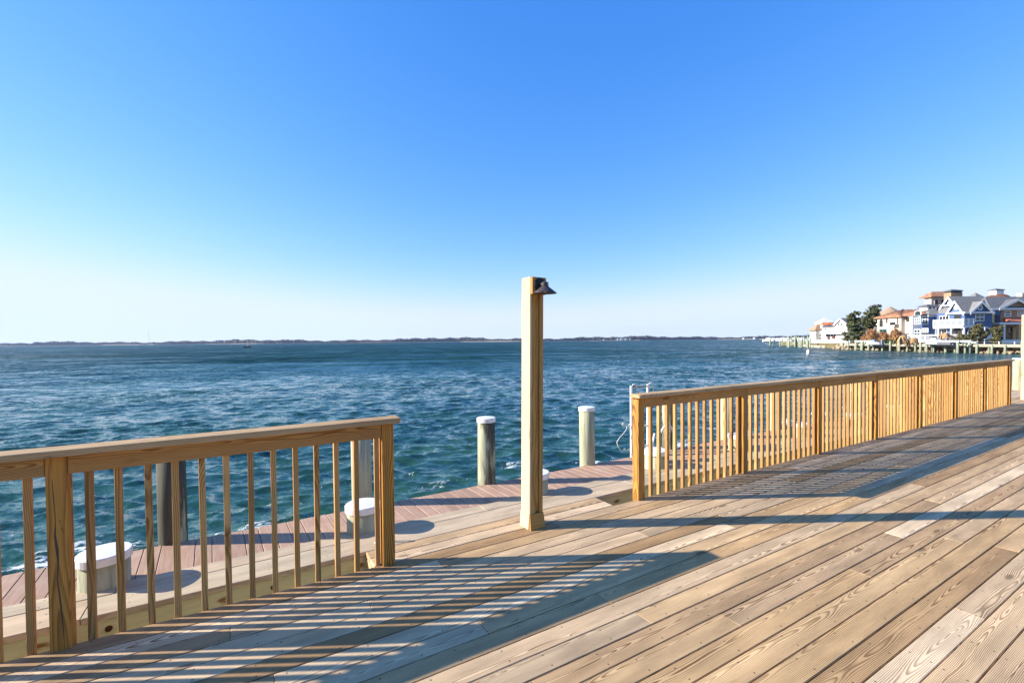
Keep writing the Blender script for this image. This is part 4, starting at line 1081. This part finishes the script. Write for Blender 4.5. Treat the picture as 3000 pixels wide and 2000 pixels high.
# ------------------------------------------------------------------ cream tower house
D6 = 100.0
H = thing('tower_house', 'tall cream stucco tower with terracotta roof behind the blue house', 'house', wd(FR(2745, D6), D6, ZL))
r0, r1 = FR(2727.5, D6), FR(2792, D6)
dB = SD(2708.5, r0); zz_ = FZ(2727, 869, D6)
cbox('wall', r0, r1, D6, dB, ZL, zz_, 'cream', H)
hip(H, r0, r1, D6, dB, zz_, FZ(2750, 853, D6), 'terracotta', 0.7)
cbox('cornice', r0 - 0.25, r1, D6 - 0.25, D6 - 0.02, zz_ - 0.35, zz_ - 0.15, 'cream', H)
arch_front(H, D6, 2738, 2746, 878, 892, 'brown', 'cream', 'arch_window', 0.5)
arch_front(H, D6, 2756, 2764, 877, 891, 'brown', 'cream', 'arch_window', 0.5)
# ------------------------------------------------------------------ white house
RW = 89.0
H = thing('white_house', 'white clapboard waterfront house with orange awning beside the pines', 'house', wd(RW + 5, SD(2430, RW), ZL))
zB = ZL - 0.1
a0, a1 = SD(2482, RW), SD(2448, RW)
zg = SZ(2465, 949, RW)
cbox('wall', RW, RW + 9, a0, a1, zB, zg, 'whitesiding', H)
gable_side(H, RW, RW + 9, (a0 + a1) / 2, (a1 - a0) / 2, zg, SZ(2464, 934, RW), 'whitesiding', 'darkroof', 0.4)
for px in (2458, 2466.5): arch_side(H, RW, px - 2, px + 2, 946, 953, 'glass', 'white', 'arch_window')
win_side(H, RW, 2453, 2473, 957, 972, 'white', 'white', (2, 1), 0.25, 'window')
b0, b1 = a1, SD(2400, RW)
zf = SZ(2425, 955, RW)
cbox('wall', RW + 0.4, RW + 8, b0 + 0.02, b1, zB, zf, 'whitesiding', H)
hip(H, RW + 2, RW + 8, b0 + 0.5, b1, zf, SZ(2430, 943, RW + 3), 'greyroof', 0.2)
for px in (2423.5, 2429, 2437.5, 2446): win_side(H, RW + 0.4, px - 2.0, px + 2.0, 978, 985, 'brown', 'darkopening', (1, 1), 0.08)
win_side(H, RW + 0.4, 2424, 2432, 986, 996, 'brown', 'brown', (1, 1), 0.1, 'door')
win_side(H, RW + 0.4, 2438, 2448, 986, 992, 'brown', 'brown', (1, 1), 0.1, 'door')
win_side(H, RW + 0.4, 2405, 2409, 960, 968, 'white', 'glass', (1, 1), 0.1)
win_side(H, RW + 0.4, 2415, 2421, 960, 967, 'white', 'greentrim', (1, 1), 0.1)
baluster_run(H, 'D', b0 - 4, b0 + 4.5, RW - 1.2, SZ(2440, 976, RW), SZ(2440, 969, RW), 24)
cbox('balcony', RW - 1.3, RW + 0.02, b0 - 4, b0 + 4.5, SZ(2440, 978, RW), SZ(2440, 976, RW), 'white', H)
Da5 = SD(2408, RW - 0.6)
cmesh('awning', [(RW - 1.4, SD(2442, RW), SZ(2425, 951, RW)), (RW - 1.4, SD(2404, RW), SZ(2425, 951, RW)), (RW + 2, SD(2404, RW), SZ(2425, 951, RW)), (RW + 2, SD(2442, RW), SZ(2425, 951, RW)), (RW + 0.5, SD(2421, RW), SZ(2421, 944, RW)), (RW + 0.5, SD(2419, RW), SZ(2421, 944, RW))],
      [(0, 1, 5, 4), (1, 2, 5), (2, 3, 4, 5), (3, 0, 4), (0, 3, 2, 1)], 'orange', H)
c0_, c1_ = b1, SD(2373, RW - 1)
ztl = SZ(2385, 967, RW)
cbox('wall', RW - 1, RW + 7, c0_ + 0.02, c1_, zB, ztl, 'whitesiding', H)
hip(H, RW - 1, RW + 7, c0_, c1_, ztl, SZ(2395, 950, RW + 2), 'tanroof', 0.5)
t0, t1 = SD(2411, RW + 1), SD(2391, RW + 1)
cbox('tower', RW + 0.9, RW + 4, t0, t1, zB, SZ(2400, 945, RW + 1), 'whitesiding', H)
hip(H, RW + 0.9, RW + 4, t0, t1, SZ(2400, 945, RW + 1), SZ(2400, 932, RW + 2), 'whitesiding', 0.3, name='tower_roof')
win_side(H, RW - 1, 2380, 2393, 968, 978, 'greyroof', 'white', (2, 1), 0.25)
win_side(H, RW - 1, 2380, 2393, 982, 993, 'greyroof', 'white', (2, 1), 0.25)
wf = thing('garden_fence', 'low grey picket fence in front of the white house', 'fence', wd(86, 125, ZL))
baluster_run(wf, 'D', SD(2480, 86.2), SD(2378, 88), 87.0, 0.3, 1.25, 70)

# ------------------------------------------------------------------ vegetation on the far shore
def leaf_quads(centers, radii, n_each, size, seed, aspect=0.5, up=0.0):
    g = np.random.default_rng(seed)
    V = []; 
    C = np.repeat(np.array(centers, float), n_each, 0); Rr = np.repeat(np.array(radii, float), n_each, 0)
    u = g.normal(size=C.shape); u /= np.linalg.norm(u, axis=1)[:, None]
    P_ = C + u * (g.random((len(C), 1)) ** 0.45) * Rr
    a = g.normal(size=C.shape); a[:, 2] += up; a /= np.linalg.norm(a, axis=1)[:, None]
    b = np.cross(a, g.normal(size=C.shape)); b /= np.linalg.norm(b, axis=1)[:, None]
    s_ = size * g.uniform(0.6, 1.4, (len(C), 1))
    V = np.stack([P_ - a * s_ - b * s_ * aspect, P_ + a * s_ - b * s_ * aspect, P_ + a * s_ + b * s_ * aspect, P_ - a * s_ + b * s_ * aspect], 1).reshape(-1, 3)
    F = np.arange(len(V)).reshape(-1, 4)
    return np_mesh('leaves', V, F)
def tree(name, label, cat, R, D, px_l, px_r, py_t, py_b, mat, seed, layers=9, n_each=70, size=0.22, shape=None, group=None, trunk=True, lean=0.0):
    g = np.random.default_rng(seed)
    zb_ = ZL; zt_ = FZ((px_l + px_r) / 2, py_t, D); zlow = FZ((px_l + px_r) / 2, py_b, D)
    w = (FR(px_r, D) - FR(px_l, D)) / 2
    t = thing(name, label, cat, wd(R, D, zb_), group)
    cs, rs = [], []
    for k in range(layers):
        f = k / (layers - 1)
        z = zlow + (zt_ - zlow) * f
        wf_ = (shape or (lambda q: 1 - 0.55 * q))(f) * w
        for j in range(5 if f < 0.8 else 3):
            an = g.uniform(0, 6.28); q = g.uniform(0.25, 0.95) * wf_
            cs.append(wd(R + lean * f + q * math.cos(an), D + q * math.sin(an), z + g.uniform(-0.3, 0.3))[:])
            rr_ = g.uniform(0.22, 0.45) * w
            rs.append((rr_, rr_, rr_ * 0.6))
    me = leaf_quads(cs, rs, n_each, size, seed)
    mesh_obj('crown', me, mat, t)
    if trunk:
        bm = bmesh.new()
        tube(bm, [wd(R, D, zb_ - 0.3), wd(R + lean * 0.3, D, zb_ + (zt_ - zb_) * 0.4), wd(R + lean * 0.9, D, zt_ - 0.4)], 0.22, 8, 0.05)
        for c in cs[::4]:
            c = Vector(c); base_ = wd(R + lean * 0.4, D, zb_ + (c.z - zb_) * 0.75)
            tube(bm, [base_, (base_ + c) / 2 + Vector((0, 0, 0.15)), c], 0.07, 5, 0.02)
        bm_obj('trunk', bm, 'bark', t, None, True)
    return t
Dp = 104.0
tree('pine_tree', 'broad dark pine between the white house and the villa, left one', 'tree', FR(2502, Dp), Dp, 2472, 2531, 918, 994, 'pine', 3, 11, 40, 0.22, lambda f: (0.95 - 0.15 * f) if f < 0.5 else 1.05 - 0.75 * f, 'pines on the far shore')
tree('pine_tree', 'taller dark pine beside the cream villa, right one', 'tree', FR(2551, Dp + 3), Dp + 3, 2524, 2578, 899, 960, 'pine', 8, 10, 38, 0.22, lambda f: 0.9 - 0.5 * abs(f - 0.35), 'pines on the far shore', lean=0.6)
tree('shrub', 'olive green shrub in front of the blue house porch', 'shrub', FR(2858, 79.0), 79.0, 2836, 2882, 955, 1008, 'shrub', 12, 6, 90, 0.15, lambda f: 0.6 + 0.4 * math.sin(3.1 * f), 'shrubs by the far houses')
tree('shrub', 'leaning dark shrub between the blue and tan houses', 'shrub', FR(2918, 74.0), 74.0, 2903, 2937, 956, 1006, 'shrub', 14, 6, 90, 0.15, lambda f: 0.6 + 0.4 * math.sin(3.1 * f), 'shrubs by the far houses', lean=0.5)
tree('shrub', 'low rounded shrub at the foot of the blue house corner', 'shrub', FR(2815, 77.5), 77.5, 2800, 2836, 983, 1008, 'shrub', 16, 4, 80, 0.14, None, 'shrubs by the far houses', False)
def clump(name, label, cat, R0_, R1_, D0_, D1_, z0, z1, mat, seed, n, size, up=0.0, group=None, aspect=0.4):
    g = np.random.default_rng(seed); cs = []; rs = []
    for k in range(n):
        f = g.random(); cs.append(wd(R0_ + (R1_ - R0_) * g.random(), D0_ + (D1_ - D0_) * f, z0 + (z1 - z0) * g.uniform(0.3, 0.75))[:]); h = (z1 - z0) * 0.35
        hw_ = h if up < 1.5 else h * 0.38
        rs.append((hw_, hw_, h))
    o = mesh_obj(name, leaf_quads(cs, rs, 70, size, seed, aspect, up), mat)
    return tag(o, label, cat, group)
clump('hedge', 'clipped green hedge in front of the cream villa', 'hedge', 77.0, 78.0, SD(2632, 77.5), SD(2590, 77.5), ZL, SZ(2610, 995, 77.5), 'hedge', 20, 40, 0.12)
clump('dry_hedge', 'rusty orange dry hedge below the white terrace', 'hedge', 76.2, 76.9, SD(2716, 76.5), SD(2634, 76.5), ZL, SZ(2680, 998.5, 76.5), 'drygrass', 21, 90, 0.12, 0.8)
for i, (px, pw, pt, lb) in enumerate(((2553, 9, 966, 'tall rust coloured pampas grass beside the villa wall'), (2537, 7, 984, 'short rust coloured grass clump under the right pine'), (2592, 5, 976, 'small rusty grass clump below the green villa window'), (2622, 9, 962, 'spreading brown shrub in front of the villa corner'))):
    R_ = 78.3
    clump('pampas_grass', lb, 'grass', R_ - 0.6, R_ + 0.6, SD(px + pw, R_), SD(px - pw, R_), ZL, SZ(px, pt, R_), 'drygrass', 30 + i, 26, 0.26, 2.2, 'dry grass clumps on the far shore', 0.14)
def palm(label, px, D, py_top, py_bot, seed, spread=1.2):
    g = np.random.default_rng(seed)
    R_ = FR(px, D); z0 = ZL; z1 = FZ(px, py_top, D)
    t = thing('dead_palm', label, 'palm', wd(R_, D, z0), 'wind bent dead palms')
    bm = bmesh.new(); tube(bm, [wd(R_, D, z0), wd(R_ - 0.05, D, (z0 + z1) / 2), wd(R_, D, z1 - 0.5)], 0.2, 8, 0.15); bm_obj('trunk', bm, 'palmtrunk', t, None, True)
    bm = bmesh.new()
    for k in range(26):
        an = g.uniform(0, 6.28); L = g.uniform(0.7, 1.2) * spread; rise = g.uniform(-0.1, 0.55)
        dirv = RH * math.cos(an) + DH * math.sin(an) + RH * 0.4
        p0 = wd(R_, D, z1 - 0.5); prev_ = None
        sidev = dirv.cross(Vector((0, 0, 1))).normalized()
        for s in range(7):
            f = s / 6
            c = p0 + dirv * L * f + Vector((0, 0, rise * L * f * 1.6 - 1.5 * L * f * f))
            ww = 0.16 * math.sin(0.4 + 2.6 * f) + 0.02
            a, b = bm.verts.new(c + sidev * ww - Vector((0, 0, 0.08))), bm.verts.new(c - sidev * ww - Vector((0, 0, 0.08))); mid = bm.verts.new(c)
            if prev_: bm.faces.new([prev_[0], prev_[2], mid, a]); bm.faces.new([prev_[2], prev_[1], b, mid])
            prev_ = (a, b, mid)
    bm_obj('crown', bm, 'deadpalm', t)
palm('dead palm with tan fronds in front of the blue house', 2766, 79.0, 968, 998, 3, 1.5)
palm('dead palm with tan fronds left of the white terrace', 2640, 84.0, 976, 998, 5, 1.5)
palm('low dead palm with drooping fronds beside the villa hedge', 2672, 83.0, 982, 998, 6, 0.9)

# ------------------------------------------------------------------ boats, lift, buoy, marina on the far shore
def hull(bm, L, B, Hh, bow=0.45):
    """simple planing hull along +X, keel down"""
    st = [(-L / 2, 0.92), (-L / 4, 1.0), (0, 1.0), (L / 4, 0.85), (L * 0.42, 0.45), (L / 2, 0.02)]
    rings = []
    for i, (x, w) in enumerate(st):
        sheer = Hh * (1 + 0.35 * max(0, x / L) * 2 * bow)
        rings.append([bm.verts.new((x, -B / 2 * w, sheer)), bm.verts.new((x, -B / 2 * w * 0.8, Hh * 0.35)), bm.verts.new((x, 0, 0.02 * i)), bm.verts.new((x, B / 2 * w * 0.8, Hh * 0.35)), bm.verts.new((x, B / 2 * w, sheer))])
    for a, b in zip(rings, rings[1:]):
        for k in range(4): bm.faces.new([a[k], a[k + 1], b[k + 1], b[k]])
        bm.faces.new([a[4], a[0], b[0], b[4]])
    bm.faces.new(rings[0])
def motorboat(label, px, R, z, L, heading, hullmat, covermat):
    D = SD(px, R); base = wd(R, D, z)
    t = thing('motorboat', label, 'boat', base, 'boats kept at the far pier')
    B_ = Matrix.Translation(base) @ Matrix.Rotation(heading, 4, 'Z')
    bm = bmesh.new(); hull(bm, L, L * 0.36, L * 0.16); bm_obj('hull', bm, hullmat, t, B_)
    bm = bmesh.new(); add_box(bm, -L * 0.12, L * 0.1, -L * 0.08, L * 0.08, L * 0.16, L * 0.30); bm_obj('console', bm, covermat, t, B_)
    bm = bmesh.new(); add_box(bm, -L * 0.02, L * 0.12, -L * 0.1, L * 0.1, L * 0.305, L * 0.36); bm_obj('windscreen', bm, 'glass', t, B_)
    bm = bmesh.new(); add_box(bm, -L * 0.56, -L * 0.49, -L * 0.05, L * 0.05, L * 0.05, L * 0.3); bm_obj('outboard', bm, 'hull_grey', t, B_)
hd = math.atan2(DH.y, DH.x)
motorboat('white motorboat with grey cover near the cream villa', 2561, SH - 2.6, 0.15, 3.8, hd, 'hull_white', 'hull_grey')
motorboat('white motorboat on the lift below the white terrace', 2738, SH - 2.4, 0.25, 4.2, hd, 'hull_white', 'hull_white')
motorboat('small white skiff tilted on the pier below the blue house', 2840, SH - 0.2, 0.52, 1.9, hd + 0.4, 'hull_white', 'hull_white')
motorboat('small dark grey skiff on the lift below the dead palm', 2765, SH - 2.6, 0.22, 3.2, hd, 'hull_grey', 'hull_grey')
def lift(label, pxs, R, py):
    D_ = [SD(p_, R) for p_ in pxs]; t = thing('boat_lift', label, 'boat lift', wd(R, sum(D_) / 2, ZW), 'boat lifts on the far pier')
    zt = SZ(pxs[0], py, R)
    for d in D_: green_pile(t, R, d, zt, 0.17, 'post'); green_pile(t, R + 1.9, d, zt, 0.17, 'post')
    for r_ in (R, R + 1.9): cbox('beam', r_ - 0.1, r_ + 0.1, min(D_) - 0.3, max(D_) + 0.3, zt - 0.05, zt + 0.2, 'alu', t)
lift('boat lift frame with pale posts in front of the pines', (2508, 2526), SH + 0.2 - 1.6, 1000)
lift('boat lift frame with white beam below the blue house', (2697, 2806), SH - 3.3, 1000.5)
b = wd(48.2, 73.9, ZW)
buoy = thing('buoy', 'white can buoy floating off the far pier', 'buoy', b)
bm = bmesh.new(); lathe(bm, [(0, -0.3), (0.2, -0.3), (0.23, 0.15), (0.23, 0.62), (0.17, 0.74), (0, 0.76)], 16); bm_obj('float', bm, 'whitecap', buoy, Matrix.Translation(b), True)
for z in (0.22, 0.6):
    bm = bmesh.new(); lathe(bm, [(0.232, z), (0.236, z), (0.236, z + 0.06), (0.232, z + 0.06)], 16); bm_obj('band', bm, 'orange', buoy, Matrix.Translation(b))
# marina at the point
rr = random.Random(3)
mar = thing('marina_pier', 'distant pier crowded with pale green piles left of the white house', 'pier', wd(95, 160, ZW))
for k in range(34):
    px = rr.uniform(2284, 2376); D = rr.uniform(135, 166) - (px - 2284) * 0.2
    green_pile(mar, FR(px, D), D, rr.choice([0.9, 1.3, 1.8, 2.4]), 0.17)
cbox('walkway', FR(2290, 160), FR(2372, 142), 149, 151, -0.1, 0.15, 'pierwood', mar)
for k, (px, D) in enumerate(((2256, 166), (2266, 166), (2257.5, 172), (2267.5, 172))): 
    o = green_pile(None, FR(px, D), D, 2.0 if k > 1 else 1.0, 0.22, 'dolphin_pile')
    tag(o, ('leftmost short lone pile left of the marina', 'second short lone pile left of the marina, by the floating dock', 'leftmost tall lone pile left of the marina', 'second tall lone pile left of the marina, by the floating dock')[k], 'pile', 'lone outer marina piles')
cbm = cbox('float_dock', FR(2268, 168), FR(2288, 168), 168, 169, -0.85, -0.55, 'white', None)
tag(cbm, 'low white floating dock between the outer piles', 'dock')
for k in range(9):
    px = 2250 + k * 15 + rr.uniform(-4, 4); D = 330 + rr.uniform(-20, 40); base = wd(FR(px, D), D, ZW)
    t = thing('moored_boat', 'tiny white boat moored in the distant marina', 'boat', base, 'distant moored boats')
    B_ = Matrix.Translation(base) @ Matrix.Rotation(rr.uniform(0, 3), 4, 'Z')
    bm = bmesh.new(); hull(bm, 9, 3.2, 1.5); bm_obj('hull', bm, 'hull_white', t, B_)
    bm = bmesh.new(); add_box(bm, -2, 1.5, -1, 1, 1.5, 2.9); bm_obj('cabin', bm, 'hull_white', t, B_)
# dark sailing boat out on the bay
b = wd(-154.9, 266, ZW)
t = thing('sailboat', 'small dark boat with bare mast far out on the bay', 'boat', b)
B_ = Matrix.Translation(b) @ Matrix.Rotation(math.atan2(RH.y, RH.x), 4, 'Z')
bm = bmesh.new(); hull(bm, 4.4, 1.5, 0.75); bm_obj('hull', bm, 'hull_dark', t, B_)
bm = bmesh.new(); tube(bm, [(0.3, 0, 0.4), (0.3, 0, 3.4)], 0.06, 6); bm_obj('mast', bm, 'alu', t, B_)
bm = bmesh.new(); tube(bm, [(0.3, 0, 1.2), (-1.6, 0, 1.3)], 0.05, 6); bm_obj('boom', bm, 'alu', t, B_)

# ------------------------------------------------------------------ far shore across the bay
def far_shore():
    g = np.random.default_rng(2)
    DS = 1750.0
    # low sandy land
    pts_f, pts_b = [], []
    for i in range(60):
        px = -900 + i * 75
        D = DS + 60 * math.sin(i * 0.5) + 40 * math.sin(i * 1.3)
        pts_f.append((FR(px, D), D)); pts_b.append((FR(px, D) * 1.25, D + 500))
    o = poly_slab('far_shore', pts_f + pts_b[::-1], -3, 0.9, 'sand'); tag(o, 'low sandy shoreline across the bay', None, None, 'structure')
    n = 15000
    px = g.uniform(-900, 3500, n)
    ii = (px + 900) / 75
    D = DS + 60 * np.sin(ii * 0.5) + 40 * np.sin(ii * 1.3) + 6 + g.random(n) ** 1.4 * 190
    hgt = 11.5 + 2.5 * np.sin(px * 0.011) + 1.6 * np.sin(px * 0.037 + 1) + 1.3 * np.sin(px * 0.13)
    hgt = hgt * np.where(px < 100, 0.72, 1.0) * np.where((px > 1250) & (px < 1420), 1.18, 1.0)
    hgt *= 1.06 * g.uniform(0.62, 1.08, n)
    R_ = (px - 1500) / FPX * D
    base = np.array([wd(a, b, 0)[:] for a, b in zip(R_, D)])
    # each tree: a rough six-sided crown
    k = 6; an = np.arange(k) * 2 * np.pi / k
    w = g.uniform(3.0, 6.5, n)
    V = np.zeros((n, 2 * k + 2, 3))
    for lev, (fz, fw) in enumerate(((0.35, 1.0), (0.75, 0.85))):
        jit = g.uniform(0.7, 1.2, (n, k))
        V[:, lev * k:(lev + 1) * k, 0] = base[:, None, 0] + np.cos(an)[None] * w[:, None] * fw * jit
        V[:, lev * k:(lev + 1) * k, 1] = base[:, None, 1] + np.sin(an)[None] * w[:, None] * fw * jit
        V[:, lev * k:(lev + 1) * k, 2] = (hgt * fz)[:, None] + g.uniform(-0.7, 0.7, (n, k))
    V[:, 2 * k] = base; V[:, 2 * k, 2] = 0.5
    V[:, 2 * k + 1] = base; V[:, 2 * k + 1, 2] = hgt
    tri = []
    for j in range(k):
        q = (j + 1) % k
        tri += [(2 * k, q, j), (j, q, k + q), (j, k + q, k + j), (k + j, k + q, 2 * k + 1)]
    tri = np.array(tri)
    F = (np.arange(n)[:, None, None] * (2 * k + 2) + tri[None]).reshape(-1, 3)
    o = mesh_obj('far_woods', np_mesh('far_woods', V.reshape(-1, 3), F), 'farwood')
    tag(o, 'dark wooded skyline across the bay', None, None, 'stuff')
    rr = random.Random(8)
    for px, wpx, hpx in ((1806, 6, 4), (1816, 8, 5), (1827, 7, 5), (1838, 5, 3), (2052, 6, 4), (2068, 5, 3), (2085, 5, 4), (2200, 6, 3), (2225, 6, 4), (1766, 3, 3), (2262, 6, 4), (2300, 6, 4)):
        D_ = DS - 4; r0_, r1_ = FR(px - wpx / 2, D_), FR(px + wpx / 2, D_)
        i_ = (px + 900) / 75; D_ = DS + 60 * math.sin(i_ * 0.5) + 40 * math.sin(i_ * 1.3) - 2
        t = thing('distant_house', 'tiny white building on the opposite shore', 'house', wd((r0_ + r1_) / 2, D_, 0.5), 'white buildings on the opposite shore')
        cbox('wall', r0_, r1_, D_, D_ + 10, 0.3, 1 + hpx * 1.15, 'white', t)
        hip(t, r0_, r1_, D_, D_ + 10, 1 + hpx * 1.15, 2.5 + hpx * 1.3, 'greyroof', 0.6)
    zt = FZ(436, 967, DS + 300)
    bm = bmesh.new(); p0 = wd(FR(436, DS + 300), DS + 300, 0); p1 = p0.copy(); p1.z = zt
    tube(bm, [p0, p1], 0.75, 6, 0.4)
    o = bm_obj('radio_mast', bm, 'alu'); tag(o, 'thin radio mast above the wooded far shore', 'mast')
    # small wooded islet
    DI = 1150.0
    isl = poly_slab('islet', [(FR(985, DI), DI), (FR(1110, DI), DI), (FR(1120, DI), DI + 60), (FR(1000, DI), DI + 60)], -3, 0.4, 'drygrass')
    tag(isl, 'low marsh islet with rusty grass', None, None, 'structure')
far_shore()

# ------------------------------------------------------------------ haze over the bay
hb = bmesh.new(); add_box(hb, -2850, 2850, -2850, 2850, -4.2, 95.0)
haze = bm_obj('haze', hb, None)
hm = bpy.data.materials.new('haze_air'); hm.use_nodes = True
hm.node_tree.nodes.clear()
ho = hm.node_tree.nodes.new('ShaderNodeOutputMaterial'); hv = hm.node_tree.nodes.new('ShaderNodeVolumePrincipled')
hv.inputs['Color'].default_value = (0.58, 0.70, 1.0, 1); hv.inputs['Density'].default_value = 0.00008; hv.inputs['Anisotropy'].default_value = 0.2
hm.node_tree.links.new(hv.outputs[0], ho.inputs['Volume'])
haze.data.materials.append(hm)
tag(haze, 'thin blue haze over the bay', None, None, 'stuff')
